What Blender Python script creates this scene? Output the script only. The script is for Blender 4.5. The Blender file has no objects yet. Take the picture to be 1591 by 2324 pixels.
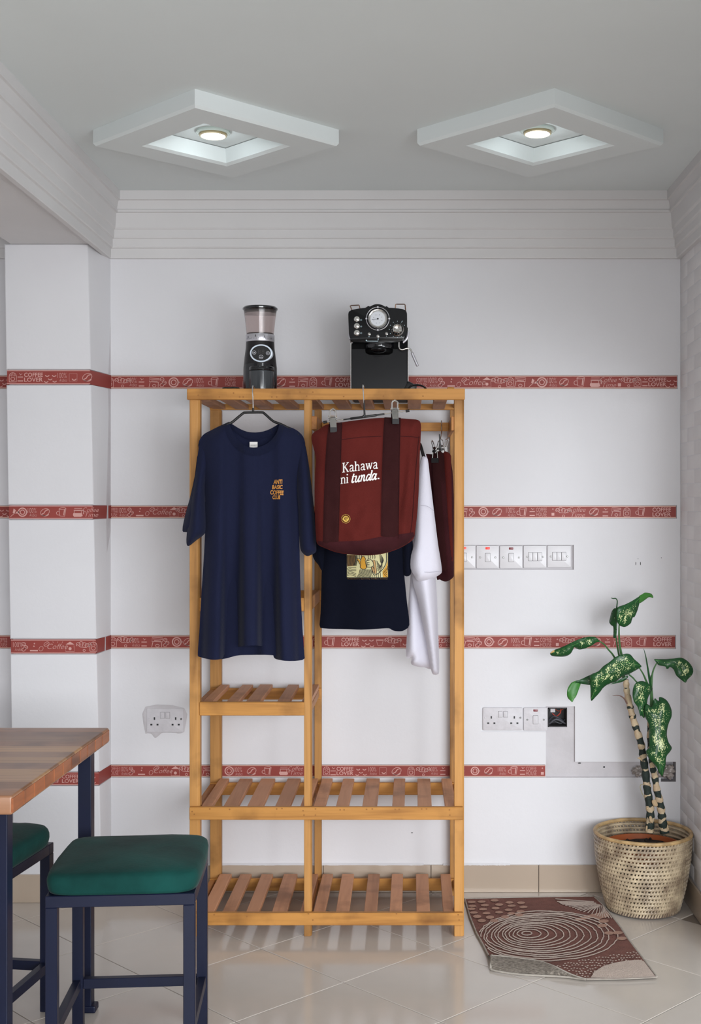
import bpy, bmesh, math, random
from mathutils import Vector, Matrix, noise
from mathutils.geometry import delaunay_2d_cdt
random.seed(7)
sc = bpy.context.scene
PI = math.pi
# ---------------------------------------------------------------- camera, light, exposure
FPX, HX, HY, CAMD, CAMZ = 2820.0, 930.0, 1142.0, 4.476, 1.40
cam = bpy.data.objects.new('camera', bpy.data.cameras.new('camera'))
sc.collection.objects.link(cam); sc.camera = cam
cam.location = (0, -CAMD, CAMZ); cam.rotation_euler = (PI/2, 0, 0)
cam.data.sensor_width = 36; cam.data.lens = FPX*36/2324
cam.data.shift_x = -(HX-795.5)/2324; cam.data.shift_y = -(1162-HY)/2324
cam.data.clip_start = 0.05
wd = bpy.data.worlds.new('world'); sc.world = wd; wd.use_nodes = True
wd.node_tree.nodes['Background'].inputs[0].default_value = (0.97, 0.98, 0.96, 1)
wd.node_tree.nodes['Background'].inputs[1].default_value = 0.46
def area(name, loc, target, sx, sy, power, col):
    l = bpy.data.lights.new(name, 'AREA'); l.shape = 'RECTANGLE'; l.size = sx; l.size_y = sy
    l.energy = power; l.color = col
    o = bpy.data.objects.new(name, l); sc.collection.objects.link(o); o.location = loc
    o.rotation_euler = (Vector(target)-Vector(loc)).to_track_quat('-Z', 'Y').to_euler()
    return o
area('window_daylight', (2.2, -4.5, 1.45), (-0.1, 0, 0.6), 2.2, 2.0, 92, (0.90, 0.95, 1.0))
area('window_daylight_behind', (0.9, -7.4, 1.9), (0.0, 0, 0.6), 3.0, 2.2, 240, (0.95, 0.97, 1.0))
sc.view_settings.view_transform = 'Standard'; sc.view_settings.look = 'None'
sc.view_settings.gamma = 1; sc.view_settings.use_curve_mapping = False
sc.view_settings.exposure = 0.43
# ---------------------------------------------------------------- helpers
def W(px, py, Y=0.0):
    d = (CAMD+Y)/FPX
    return Vector(((px-HX)*d, Y, CAMZ+(HY-py)*d))
def FL(px, py, z=0.0):
    d = (CAMZ-z)*FPX/(py-HY)
    return Vector(((px-HX)*d/FPX, d-CAMD, z))
def ZW(py, Y=0.0): return W(0, py, Y).z
def XW(px, Y=0.0): return W(px, 0, Y).x
def lin(c):
    out = []
    for v in c:
        v = v/255.0
        out.append(v/12.92 if v <= 0.04045 else ((v+0.055)/1.055)**2.4)
    return (out[0], out[1], out[2], 1)
ORG = {}
def link(o, parent=None, org=Vector((0, 0, 0))):
    sc.collection.objects.link(o); ORG[o.name] = Vector(org)
    if parent is not None:
        o.parent = parent; o.matrix_parent_inverse = Matrix.Translation(-ORG[parent.name])
    return o
def tag(o, label=None, cat=None, group=None, kind=None):
    if label: o['label'] = label
    if cat: o['category'] = cat
    if group: o['group'] = group
    if kind: o['kind'] = kind
    return o
def thing(name, loc, label, cat, group=None, kind=None):
    o = bpy.data.objects.new(name, None); o.empty_display_size = 0.05
    o.location = loc; link(o, None, Vector(loc)); return tag(o, label, cat, group, kind)
def obj(name, bm, mat, parent=None, smooth=False, label=None, kind=None, normals=True):
    if normals: bmesh.ops.recalc_face_normals(bm, faces=bm.faces)
    org = Vector((0, 0, 0))
    if parent is None and bm.verts:
        xs = [v.co.x for v in bm.verts]; ys = [v.co.y for v in bm.verts]; zs = [v.co.z for v in bm.verts]
        org = Vector(((min(xs)+max(xs))/2, (min(ys)+max(ys))/2, min(zs)))
        bmesh.ops.translate(bm, verts=bm.verts, vec=-org)
    me = bpy.data.meshes.new(name); bm.to_mesh(me); bm.free()
    for m in (mat if isinstance(mat, (list, tuple)) else [mat]): me.materials.append(m)
    if smooth:
        me.polygons.foreach_set('use_smooth', [True]*len(me.polygons))
        if smooth != 'all': me.set_sharp_from_angle(angle=math.radians(38))
    o = bpy.data.objects.new(name, me); o.location = org
    link(o, parent, org)
    return tag(o, label=label, kind=kind)
def B(): return bmesh.new()
def box(bm, x0, x1, y0, y1, z0, z1, bev=0.0, seg=1, rot=None):
    m = bmesh.ops.create_cube(bm, size=1.0); vs = m['verts']
    for v in vs:
        v.co = Vector(((x0+x1)/2+v.co.x*(x1-x0), (y0+y1)/2+v.co.y*(y1-y0), (z0+z1)/2+v.co.z*(z1-z0)))
    if rot is not None:
        for v in vs: v.co = rot @ v.co
    if bev > 0:
        es = list({e for v in vs for e in v.link_edges})
        bmesh.ops.bevel(bm, geom=es, offset=bev, segments=seg, affect='EDGES', profile=0.5)
    return vs
def tube(bm, pts, r, n=8, cap=True, mi=None):
    pts = [Vector(p) for p in pts]; N = len(pts); rings = []
    rs = r if isinstance(r, (list, tuple)) else [r]*N
    up = Vector((0, 0, 1)); prev = None
    for i, p in enumerate(pts):
        t = (pts[min(i+1, N-1)]-pts[max(i-1, 0)]).normalized()
        if prev is None:
            a = up if abs(t.dot(up)) < 0.9 else Vector((1, 0, 0))
            u = t.cross(a).normalized()
        else: u = (prev - t*prev.dot(t)).normalized()
        prev = u; w = t.cross(u)
        rings.append([bm.verts.new(p+(u*math.cos(2*PI*k/n)+w*math.sin(2*PI*k/n))*rs[i]) for k in range(n)])
    for i in range(N-1):
        for k in range(n):
            f = bm.faces.new((rings[i][k], rings[i][(k+1) % n], rings[i+1][(k+1) % n], rings[i+1][k]))
            if mi: f.material_index = mi(i, k)
    if cap: bm.faces.new(rings[0][::-1]); bm.faces.new(rings[-1])
    return rings
def smoothpath(pts, k=4):
    P = [Vector(p) for p in pts]; out = []
    for i in range(len(P)-1):
        p0 = P[max(i-1, 0)]; p1 = P[i]; p2 = P[i+1]; p3 = P[min(i+2, len(P)-1)]
        for j in range(k):
            t = j/k
            out.append(0.5*((2*p1)+(p2-p0)*t+(2*p0-5*p1+4*p2-p3)*t*t+(3*p1-p0-3*p2+p3)*t**3))
    out.append(P[-1]); return out
def lathe(bm, prof, cx, cy, n=40, axis='z', capb=False, capt=False, sx=1.0, sy=1.0):
    rings = []
    for (r, h) in prof:
        ring = []
        for k in range(n):
            a = 2*PI*k/n
            if axis == 'z': co = Vector((cx+r*math.cos(a)*sx, cy+r*math.sin(a)*sy, h))
            else: co = Vector((cx+r*math.cos(a)*sx, h, cy+r*math.sin(a)*sy))   # axis y: cx=x, cy=z
            ring.append(bm.verts.new(co))
        rings.append(ring)
    for i in range(len(prof)-1):
        for k in range(n):
            bm.faces.new((rings[i][k], rings[i][(k+1) % n], rings[i+1][(k+1) % n], rings[i+1][k]))
    if capb: bm.faces.new(rings[0][::-1])
    if capt: bm.faces.new(rings[-1])
def prism(bm, poly, Y0, Y1, bev=0.0, seg=1):
    """poly: world (x,z) points, extruded from Y0 (front) to Y1"""
    a = [bm.verts.new((x, Y0, z)) for x, z in poly]; b = [bm.verts.new((x, Y1, z)) for x, z in poly]
    n = len(poly); f0 = bm.faces.new(a); bm.faces.new(b[::-1])
    for i in range(n): bm.faces.new((a[i], b[i], b[(i+1) % n], a[(i+1) % n]))
    if bev: bmesh.ops.bevel(bm, geom=list(f0.edges), offset=bev, segments=seg, affect='EDGES', profile=0.5)
def rrect(x0, x1, z0, z1, r, k=5):
    out = []
    for cx, cz, a0 in ((x1-r, z1-r, 0), (x0+r, z1-r, 90), (x0+r, z0+r, 180), (x1-r, z0+r, 270)):
        for j in range(k+1):
            a = math.radians(a0+90*j/k); out.append((cx+r*math.cos(a), cz+r*math.sin(a)))
    return out
def pxrect(x0, x1, y0, y1, Y): 
    a = W(x0, y1, Y); b = W(x1, y0, Y); return a.x, b.x, a.z, b.z
# flat print / ribbons, given in 2D and mapped by a function to 3D
def ribbon(bm, pts, w, M, closed=False, mi=0):
    P = [Vector((p[0], p[1])) for p in pts]; n = len(P); L = []; R = []
    for i, p in enumerate(P):
        a = P[(i-1) % n] if (closed or i > 0) else P[i]; b = P[(i+1) % n] if (closed or i < n-1) else P[i]
        t = b-a
        if t.length < 1e-9: t = Vector((1, 0))
        t.normalize(); nn = Vector((-t.y, t.x))*(w[i] if isinstance(w, list) else w)/2
        L.append(bm.verts.new(M(p.x+nn.x, p.y+nn.y))); R.append(bm.verts.new(M(p.x-nn.x, p.y-nn.y)))
    for i in range(n if closed else n-1):
        j = (i+1) % n; f = bm.faces.new((L[i], L[j], R[j], R[i])); f.material_index = mi
def fillpoly(bm, pts, M, mi=0):
    try:
        f = bm.faces.new([bm.verts.new(M(x, y)) for x, y in pts]); f.material_index = mi
    except ValueError: pass
def circ(cx, cy, rx, ry=None, n=16, a0=0, a1=360, rot=0):
    ry = rx if ry is None else ry; out = []
    full = abs(a1-a0) >= 360; m = n if full else n+1
    for k in range(m):
        a = math.radians(a0+(a1-a0)*k/n); x = rx*math.cos(a); y = ry*math.sin(a); r = math.radians(rot)
        out.append((cx+x*math.cos(r)-y*math.sin(r), cy+x*math.sin(r)+y*math.cos(r)))
    return out
TC = {}
def textgeo(s, bold=0.0, shear=0.0):
    key = (s, bold, shear)
    if key not in TC:
        c = bpy.data.curves.new('t', 'FONT'); c.body = s; c.size = 1.0; c.offset = bold; c.shear = shear; c.resolution_u = 3
        o = bpy.data.objects.new('t', c); sc.collection.objects.link(o)
        bpy.context.view_layer.update()
        me = bpy.data.meshes.new_from_object(o.evaluated_get(bpy.context.evaluated_depsgraph_get()))
        V = [(v.co.x, v.co.y) for v in me.vertices]; Fc = [tuple(p.vertices) for p in me.polygons]
        bpy.data.objects.remove(o); bpy.data.curves.remove(c); bpy.data.meshes.remove(me)
        x0 = min(v[0] for v in V); x1 = max(v[0] for v in V); y0 = min(v[1] for v in V); y1 = max(v[1] for v in V)
        TC[key] = ([((v[0]-x0)/(x1-x0), (v[1]-y0)/(y1-y0)) for v in V], Fc)
    return TC[key]
def text(bm, s, x0, x1, ytop, ybot, M, bold=0.0, shear=0.0, slope=0.0, mi=0):
    """fits text into the box; y grows downwards as in W; slope = dy over the width"""
    V, Fc = textgeo(s, bold, shear)
    vs = [bm.verts.new(M(x0+(x1-x0)*u, ybot+(ytop-ybot)*v+slope*u)) for u, v in V]
    for f in Fc:
        try: q = bm.faces.new([vs[i] for i in f]); q.material_index = mi
        except ValueError: pass
# cloth / leaf panels from an outline
def resample(poly, step, closed=True):
    out = []; n = len(poly)
    for i in range(n if closed else n-1):
        a = Vector(poly[i]); b = Vector(poly[(i+1) % n]); m = max(1, int((b-a).length/step))
        for j in range(m): out.append(a.lerp(b, j/m))
    if not closed: out.append(Vector(poly[-1]))
    return out
def crv(poly, k=3, closed=True):
    P = [Vector(p) for p in poly]; n = len(P); out = []
    for i in range(n if closed else n-1):
        if closed: p0, p1, p2, p3 = P[(i-1) % n], P[i], P[(i+1) % n], P[(i+2) % n]
        else: p0, p1, p2, p3 = P[max(i-1, 0)], P[i], P[i+1], P[min(i+2, n-1)]
        for j in range(k):
            t = j/k
            out.append(0.5*((2*p1)+(p2-p0)*t+(2*p0-5*p1+4*p2-p3)*t*t+(3*p1-p0-3*p2+p3)*t**3))
    if not closed: out.append(P[-1])
    return out
def segd(p, a, b):
    ab = b-a; L = ab.length_squared
    t = 0 if L == 0 else max(0, min(1, (p-a).dot(ab)/L)); return (p-(a+ab*t)).length
def cdt(poly, step):
    bd = resample(poly, step); n = len(bd)
    x0 = min(p.x for p in bd); x1 = max(p.x for p in bd); y0 = min(p.y for p in bd); y1 = max(p.y for p in bd)
    pts = list(bd); j = 0; y = y0+step*.5
    while y < y1:
        x = x0+(step*.5 if j % 2 else 0)
        while x < x1: pts.append(Vector((x, y))); x += step
        y += step*0.87; j += 1
    edges = [(i, (i+1) % n) for i in range(n)]
    r = delaunay_2d_cdt(pts, edges, [list(range(n))], 1, 1e-4)
    return r[0], r[2]
def edged(p, lines):
    return min(segd(p, L[i], L[i+1]) for L in lines for i in range(len(L)-1))
def panel(bm, poly, step, Yf, lines=None, attr=None, mi=0, M=None):
    V, Fc = cdt(poly, step)
    if lines is None: lines = [[Vector(p) for p in poly]+[Vector(poly[0])]]
    else: lines = [[Vector(p) for p in L] for L in lines]
    lay = bm.verts.layers.float.get('edge') if attr else None
    if attr and lay is None: lay = bm.verts.layers.float.new('edge')
    vs = []
    for v in V:
        d = edged(v, lines); q = bm.verts.new(M(v.x, v.y, d) if M else W(v.x, v.y, Yf(v.x, v.y, d)))
        if attr: q[lay] = d
        vs.append(q)
    for f in Fc:
        if len(set(f)) > 2:
            q = bm.faces.new([vs[i] for i in f]); q.material_index = mi
# ---------------------------------------------------------------- materials
def mat(name, col, rough=0.5, metal=0.0, var=0.0, vscale=8.0, bump=0.0, bscale=60.0, stretch=(1, 1, 1), col2=None,
        sheen=0.0, coat=0.0, emis=None, estr=0.0, spec=None, trans=0.0, ior=None, rnd=0.0, detail=4.0):
    m = bpy.data.materials.new(name); m.use_nodes = True; nt = m.node_tree; p = nt.nodes['Principled BSDF']
    c = lin(col); p.inputs['Base Color'].default_value = c; p.inputs['Roughness'].default_value = rough
    p.inputs['Metallic'].default_value = metal
    if sheen: p.inputs['Sheen Weight'].default_value = sheen; p.inputs['Sheen Roughness'].default_value = 0.4
    if coat: p.inputs['Coat Weight'].default_value = coat; p.inputs['Coat Roughness'].default_value = 0.15
    if spec is not None: p.inputs['Specular IOR Level'].default_value = spec
    if trans: p.inputs['Transmission Weight'].default_value = trans
    if ior: p.inputs['IOR'].default_value = ior
    if emis: p.inputs['Emission Color'].default_value = lin(emis); p.inputs['Emission Strength'].default_value = estr
    if var or bump or col2:
        tc = nt.nodes.new('ShaderNodeTexCoord'); mp = nt.nodes.new('ShaderNodeMapping'); mp.inputs['Scale'].default_value = stretch
        nt.links.new(tc.outputs['Object'], mp.inputs[0])
        if rnd:
            oi = nt.nodes.new('ShaderNodeObjectInfo'); vm = nt.nodes.new('ShaderNodeVectorMath'); vm.operation = 'SCALE'
            vm.inputs[0].default_value = (3, 5, 7); nt.links.new(oi.outputs['Random'], vm.inputs['Scale'])
            nt.links.new(vm.outputs[0], mp.inputs['Location'])
        if var or col2:
            nz = nt.nodes.new('ShaderNodeTexNoise'); nz.inputs['Scale'].default_value = vscale; nz.inputs['Detail'].default_value = detail
            nt.links.new(mp.outputs[0], nz.inputs['Vector'])
            rp = nt.nodes.new('ShaderNodeValToRGB'); rp.color_ramp.elements[0].position = 0.32; rp.color_ramp.elements[1].position = 0.68
            c2 = lin(col2) if col2 else tuple(max(0, v*(1-var)) for v in c[:3])+(1,)
            rp.color_ramp.elements[0].color = c2; rp.color_ramp.elements[1].color = c
            nt.links.new(nz.outputs['Fac'], rp.inputs[0]); out = rp.outputs[0]
            if rnd:
                hs = nt.nodes.new('ShaderNodeHueSaturation'); mr = nt.nodes.new('ShaderNodeMapRange')
                mr.inputs['To Min'].default_value = 1-rnd; mr.inputs['To Max'].default_value = 1+rnd
                nt.links.new(oi.outputs['Random'], mr.inputs['Value']); nt.links.new(mr.outputs[0], hs.inputs['Value'])
                nt.links.new(out, hs.inputs['Color']); out = hs.outputs[0]
            nt.links.new(out, p.inputs['Base Color'])
        if bump:
            n2 = nt.nodes.new('ShaderNodeTexNoise'); n2.inputs['Scale'].default_value = bscale; n2.inputs['Detail'].default_value = 5
            bp = nt.nodes.new('ShaderNodeBump'); bp.inputs['Strength'].default_value = bump; bp.inputs['Distance'].default_value = 0.004
            nt.links.new(mp.outputs[0], n2.inputs['Vector']); nt.links.new(n2.outputs['Fac'], bp.inputs['Height'])
            nt.links.new(bp.outputs[0], p.inputs['Normal'])
    return m
def woodmat(name, light, dark, axis, rough=0.45, coat=0.0, ring=1.0, knots=True):
    m = bpy.data.materials.new(name); m.use_nodes = True; nt = m.node_tree; p = nt.nodes['Principled BSDF']; N = nt.nodes.new; L = nt.links.new
    p.inputs['Roughness'].default_value = rough; p.inputs['Specular IOR Level'].default_value = .25 if coat == 0 else .5; p.inputs['Coat Weight'].default_value = coat; p.inputs['Coat Roughness'].default_value = 0.3
    tc = N('ShaderNodeTexCoord'); oi = N('ShaderNodeObjectInfo'); vm = N('ShaderNodeVectorMath'); vm.operation = 'SCALE'; vm.inputs[0].default_value = (3.1, 5.3, 7.7)
    L(oi.outputs['Random'], vm.inputs['Scale']); ad = N('ShaderNodeVectorMath'); L(tc.outputs['Object'], ad.inputs[0]); L(vm.outputs[0], ad.inputs[1])
    mp = N('ShaderNodeMapping'); s = [14, 14, 14]; s['xyz'.index(axis)] = 0.9; mp.inputs['Scale'].default_value = s; L(ad.outputs[0], mp.inputs[0])
    n1 = N('ShaderNodeTexNoise'); n1.inputs['Scale'].default_value = 1.6*ring; n1.inputs['Detail'].default_value = 3; n1.inputs['Distortion'].default_value = 0.8; L(mp.outputs[0], n1.inputs['Vector'])
    mul = N('ShaderNodeMath'); mul.operation = 'MULTIPLY'; mul.inputs[1].default_value = 9.0; L(n1.outputs['Fac'], mul.inputs[0])
    sn = N('ShaderNodeMath'); sn.operation = 'SINE'; L(mul.outputs[0], sn.inputs[0])
    mr = N('ShaderNodeMapRange'); mr.inputs['From Min'].default_value = -1; L(sn.outputs[0], mr.inputs['Value']); mr.inputs['To Max'].default_value = 0.55
    n2 = N('ShaderNodeTexNoise'); n2.inputs['Scale'].default_value = 7; n2.inputs['Detail'].default_value = 5; L(mp.outputs[0], n2.inputs['Vector'])
    m2 = N('ShaderNodeMath'); m2.operation = 'MULTIPLY_ADD'; m2.inputs[1].default_value = 0.5; L(n2.outputs['Fac'], m2.inputs[0]); L(mr.outputs[0], m2.inputs[2])
    rp = N('ShaderNodeValToRGB'); rp.color_ramp.elements[0].position = 0.25; rp.color_ramp.elements[0].color = lin(light); rp.color_ramp.elements[1].position = 1.0; rp.color_ramp.elements[1].color = lin(dark)
    L(m2.outputs[0], rp.inputs[0]); out = rp.outputs[0]
    # grey weathering stains
    n3 = N('ShaderNodeTexNoise'); n3.inputs['Scale'].default_value = 6; n3.inputs['Detail'].default_value = 4; L(ad.outputs[0], n3.inputs['Vector'])
    r3 = N('ShaderNodeMapRange'); r3.inputs['From Min'].default_value = 0.53; r3.inputs['From Max'].default_value = 0.72; r3.inputs['To Max'].default_value = 0.62; L(n3.outputs['Fac'], r3.inputs['Value'])
    mx = N('ShaderNodeMix'); mx.data_type = 'RGBA'; L(r3.outputs[0], mx.inputs['Factor']); L(out, mx.inputs[6]); mx.inputs[7].default_value = tuple(v*0.55 for v in lin(dark)[:3])+(1,)
    hs = N('ShaderNodeHueSaturation'); rr = N('ShaderNodeMapRange'); rr.inputs['To Min'].default_value = 0.86; rr.inputs['To Max'].default_value = 1.12
    L(oi.outputs['Random'], rr.inputs['Value']); L(rr.outputs[0], hs.inputs['Value']); L(mx.outputs[2], hs.inputs['Color']); L(hs.outputs[0], p.inputs['Base Color'])
    bp = N('ShaderNodeBump'); bp.inputs['Strength'].default_value = 0.25; bp.inputs['Distance'].default_value = 0.001; L(m2.outputs[0], bp.inputs['Height']); L(bp.outputs[0], p.inputs['Normal'])
    return m
M_wall = mat('wall_paint', (222, 221, 224), 0.75, var=0.05, vscale=2.2, bump=0.12, bscale=70)
M_ceil = mat('ceiling_paint', (222, 228, 228), 0.8, var=0.03, vscale=2, bump=0.08, bscale=60)
M_corn = mat('cornice_plaster', (214, 212, 212), 0.75, var=0.05, vscale=3, bump=0.1, bscale=50)
M_brickpaint = mat('painted_brick', (224, 221, 222), 0.75, var=0.05, vscale=9, bump=0.35, bscale=45, rnd=0.02)
M_bare = mat('bare_plaster', (202, 198, 201), 0.85, var=0.10, vscale=12, bump=0.5, bscale=60)
M_tile = mat('floor_tile', (201, 192, 183), 0.12, var=0.06, vscale=5, rnd=0.02, bump=0.02, bscale=30)
M_grout = mat('grout', (132, 120, 110), 0.9)
M_skirt = mat('skirting_tile', (180, 163, 146), 0.22, var=0.06, vscale=4, rnd=0.02)
M_band = mat('listello_tile', (150, 68, 62), 0.5, spec=.25, var=0.15, vscale=5)
M_bandprint = mat('listello_print', (204, 154, 147), 0.5)
M_bandlite = mat('listello_edge', (205, 165, 150), 0.4)
M_plate = mat('switch_plastic', (216, 214, 217), 0.35)
M_platedirty = mat('painted_switch_plastic', (210, 207, 211), 0.55, var=0.1, vscale=40, bump=0.3, bscale=80)
M_black = mat('black_plastic', (18, 18, 20), 0.35)
M_slot = mat('socket_slot', (12, 16, 18), 0.6)
M_red = mat('neon_red', (205, 50, 40), 0.3, emis=(255, 50, 30), estr=0.35)
M_darkred = mat('neon_off', (120, 30, 40), 0.3)
M_steel = mat('polished_steel', (215, 213, 210), 0.16, metal=1.0)
M_screw = mat('screw_metal', (120, 120, 118), 0.35, metal=1.0)
WX = woodmat('pine_x', (200, 142, 74), (124, 74, 34), 'x', 0.5, 0.0)
WY = woodmat('pine_y', (182, 124, 70), (124, 74, 36), 'y', 0.5, 0.0)
WZ = woodmat('pine_z', (192, 140, 80), (122, 80, 42), 'z', 0.5, 0.0)
SL = woodmat('pine_slat', (198, 144, 108), (156, 108, 78), 'y', 0.55, 0.0)
M_navy = mat('navy_jersey', (28, 32, 56), 0.9, spec=.12, var=0.12, vscale=4, bump=0.25, bscale=500, sheen=0.08)
M_navy2 = mat('dark_navy_jersey', (13, 16, 30), 0.9, spec=.1, var=0.12, vscale=4, bump=0.25, bscale=500, sheen=0.05)
M_rib = mat('navy_rib', (24, 28, 50), 0.9, spec=.12, bump=0.5, bscale=700, sheen=0.08)
M_orange = mat('orange_print', (206, 140, 62), 0.7)
M_white = mat('white_print', (238, 234, 230), 0.7)
M_whitecl = mat('white_jersey', (226, 224, 236), 0.85, var=0.04, vscale=4, bump=0.2, bscale=400, sheen=0.1)
M_maroon = mat('maroon_canvas', (98, 38, 34), 0.95, spec=.1, var=0.22, vscale=7, bump=0.5, bscale=450)
M_maroon_d = mat('dark_maroon_webbing', (58, 28, 29), 0.95, spec=.1, var=0.2, vscale=9, bump=0.5, bscale=500)
M_plum = mat('plum_canvas', (68, 32, 36), 0.95, spec=.1, var=0.25, vscale=9, bump=0.5, bscale=450)
M_gold = mat('gold_print', (222, 186, 84), 0.7)
M_gold2 = mat('ochre_print', (206, 150, 40), 0.7)
M_cream = mat('cream_print', (208, 200, 150), 0.75)
M_tan = mat('tan_print', (186, 146, 92), 0.75)
M_ink = mat('ink_print', (16, 16, 22), 0.8)
M_brownp = mat('brown_print', (112, 84, 46), 0.75)
M_frame = mat('navy_powder_coat', (18, 24, 48), 0.42, spec=.3, var=0.15, vscale=12)
M_velvet = mat('green_velvet', (20, 70, 65), 0.85, col2=(11, 45, 42), vscale=6, sheen=0.05, spec=.12, bump=0.15, bscale=120)
M_leafstem = mat('leaf_stem', (62, 104, 56), 0.5)
M_soil = mat('soil', (44, 34, 30), 0.95, var=0.4, vscale=60, bump=1.0, bscale=90)
M_terra = mat('terracotta_plastic', (178, 92, 46), 0.6, var=0.1)
M_bark_t = mat('stem_tan', (196, 170, 134), 0.8, var=0.3, vscale=40, bump=0.8, bscale=90)
M_bark_g = mat('stem_dark', (36, 48, 42), 0.7, var=0.3, vscale=40, bump=0.5, bscale=90)
M_basket = mat('straw_weave', (206, 188, 158), 0.3, col2=(138, 120, 100), vscale=22, bump=0.4, bscale=200)
M_basket2 = mat('straw_rim', (202, 168, 118), 0.5, col2=(160, 132, 92), vscale=30, bump=0.5, bscale=200)
M_basketdark = mat('straw_shadow_lining', (20, 15, 12), 0.95)  # near-black stands in for the shade inside the basket holes
# ---------------------------------------------------------------- room shell
XL, XR, CZ = -3.2, 0.975, 2.512
FRONT = -7.9
def struct(name, bm, m, smooth=False): return tag(obj(name, bm, m, None, smooth), kind='structure')
def cellwall(bm, xs, zs, depth, back):
    """wall face looking towards -Y, every cell set back by depth(xc, zc)"""
    xs = sorted(set(round(v, 5) for v in xs)); zs = sorted(set(round(v, 5) for v in zs))
    D = [[depth((xs[i]+xs[i+1])/2, (zs[j]+zs[j+1])/2) for j in range(len(zs)-1)] for i in range(len(xs)-1)]
    def q(*c, mi=0): f = bm.faces.new([bm.verts.new(v) for v in c]); f.material_index = mi
    for i in range(len(xs)-1):
        for j in range(len(zs)-1):
            a, b, c, d, y = xs[i], xs[i+1], zs[j], zs[j+1], D[i][j]
            mx_ = lambda v: 1 if v > 0.0085 else 0  # greyer plaster on deep cells also colours in the recess shading
            q((a, y, c), (b, y, c), (b, y, d), (a, y, d), mi=mx_(y))
            if i+1 < len(xs)-1 and D[i+1][j] != y: q((b, y, c), (b, D[i+1][j], c), (b, D[i+1][j], d), (b, y, d), mi=mx_(max(y, D[i+1][j])))
            if j+1 < len(zs)-1 and D[i][j+1] != y: q((a, y, d), (b, y, d), (b, D[i][j+1], d), (a, D[i][j+1], d), mi=mx_(max(y, D[i][j+1])))
BANDS = [(851, 883, 1538), (1146.5, 1177, 1536), (1441, 1473, 1534), (1735, 1764.5, 1239)]
REC = [(-1100, b[2], b[0], b[1], 0.007) for b in BANDS]
REC += [(1239, 1305, 1603, 1764.5, 0.010), (1305, 1502, 1729, 1764.5, 0.010), (1010, 1302, 1237, 1293, 0.011),
        (1244, 1288, 1607, 1651, 0.075), (1092, 1239, 1603, 1661, 0.004), (1500, 1534, 1729, 1774, 0.05)]
xs = [XL, XR]; zs = [0, CZ]
R3 = []
for x0, x1, y0, y1, dp in REC:
    a, b = XW(x0), XW(x1); c, d = ZW(y1), ZW(y0)
    a = max(a, XL); xs += [a, b]; zs += [c, d]; R3.append((a, b, c, d, dp))
def wdep(x, z):
    v = 0.0
    for a, b, c, d, dp in R3:
        if a < x < b and c < z < d: v = max(v, dp)
    return v
bm = B(); cellwall(bm, xs, zs, wdep, 0.1); box(bm, XL, XR, 0.09, 0.16, 0, CZ)
struct('wall_back', bm, [M_wall, M_bare])
bm = B(); box(bm, XL-0.1, 3.5, FRONT, 0.16, CZ, CZ+0.1); struct('ceiling', bm, M_ceil)
bm = B(); box(bm, XL-0.1, XL, FRONT, 0.16, 0, CZ); struct('wall_left', bm, M_wall)  # unseen side wall, added to block world light from the left
bm = B(); box(bm, XL, 3.5, -5.3, -5.2, 1.8, CZ); box(bm, XL, -1.5, -5.3, -5.2, 0, 2.0); box(bm, 2.4, 3.5, -5.3, -5.2, 0, 2.0); struct('wall_front', bm, M_wall)  # added out of view; its low lintel dims the upper back wall
# beam over the pillar
bm = B(); box(bm, -1.377, -1.09, FRONT, 0, 2.295, CZ); struct('trim_1', bm, M_corn)
# floor: bed plus 45 degree tiles
bm = B(); box(bm, XL-0.1, 3.5, FRONT, 0.16, -0.06, -0.0035); floor = struct('floor', bm, M_grout)
hd, OX, OY = 0.2760, -0.1925, 3.630-CAMD
def clip(poly, ax, lim, sgn):
    out = []
    for i in range(len(poly)):
        a, b = poly[i], poly[(i+1) % len(poly)]; fa = sgn*(lim-a[ax]); fb = sgn*(lim-b[ax])
        if fa >= 0: out.append(a)
        if fa*fb < 0:
            t = fa/(fa-fb); out.append((a[0]+(b[0]-a[0])*t, a[1]+(b[1]-a[1])*t))
    return out
for i in range(-11, 5):
    for j in range(-13, 5):
        if (i+j) % 2 == 0: continue
        cx, cy = OX+i*hd, OY+j*hd; h = hd-0.0022
        pl = [(cx-h, cy), (cx, cy-h), (cx+h, cy), (cx, cy+h)]
        pl = clip(clip(pl, 0, XR-0.001, 1), 1, 0.0, 1)
        if len(pl) < 3 or cx < XL: continue
        bm = B(); a = [bm.verts.new((x, y, 0)) for x, y in pl]; b = [bm.verts.new((x, y, -0.0034)) for x, y in pl]
        f0 = bm.faces.new(a); n = len(pl)
        for k in range(n): bm.faces.new((a[k], b[k], b[(k+1) % n], a[(k+1) % n]))
        bmesh.ops.bevel(bm, geom=list(f0.edges), offset=0.001, segments=1, affect='EDGES')
        obj('tile', bm, M_tile, floor)
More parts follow.
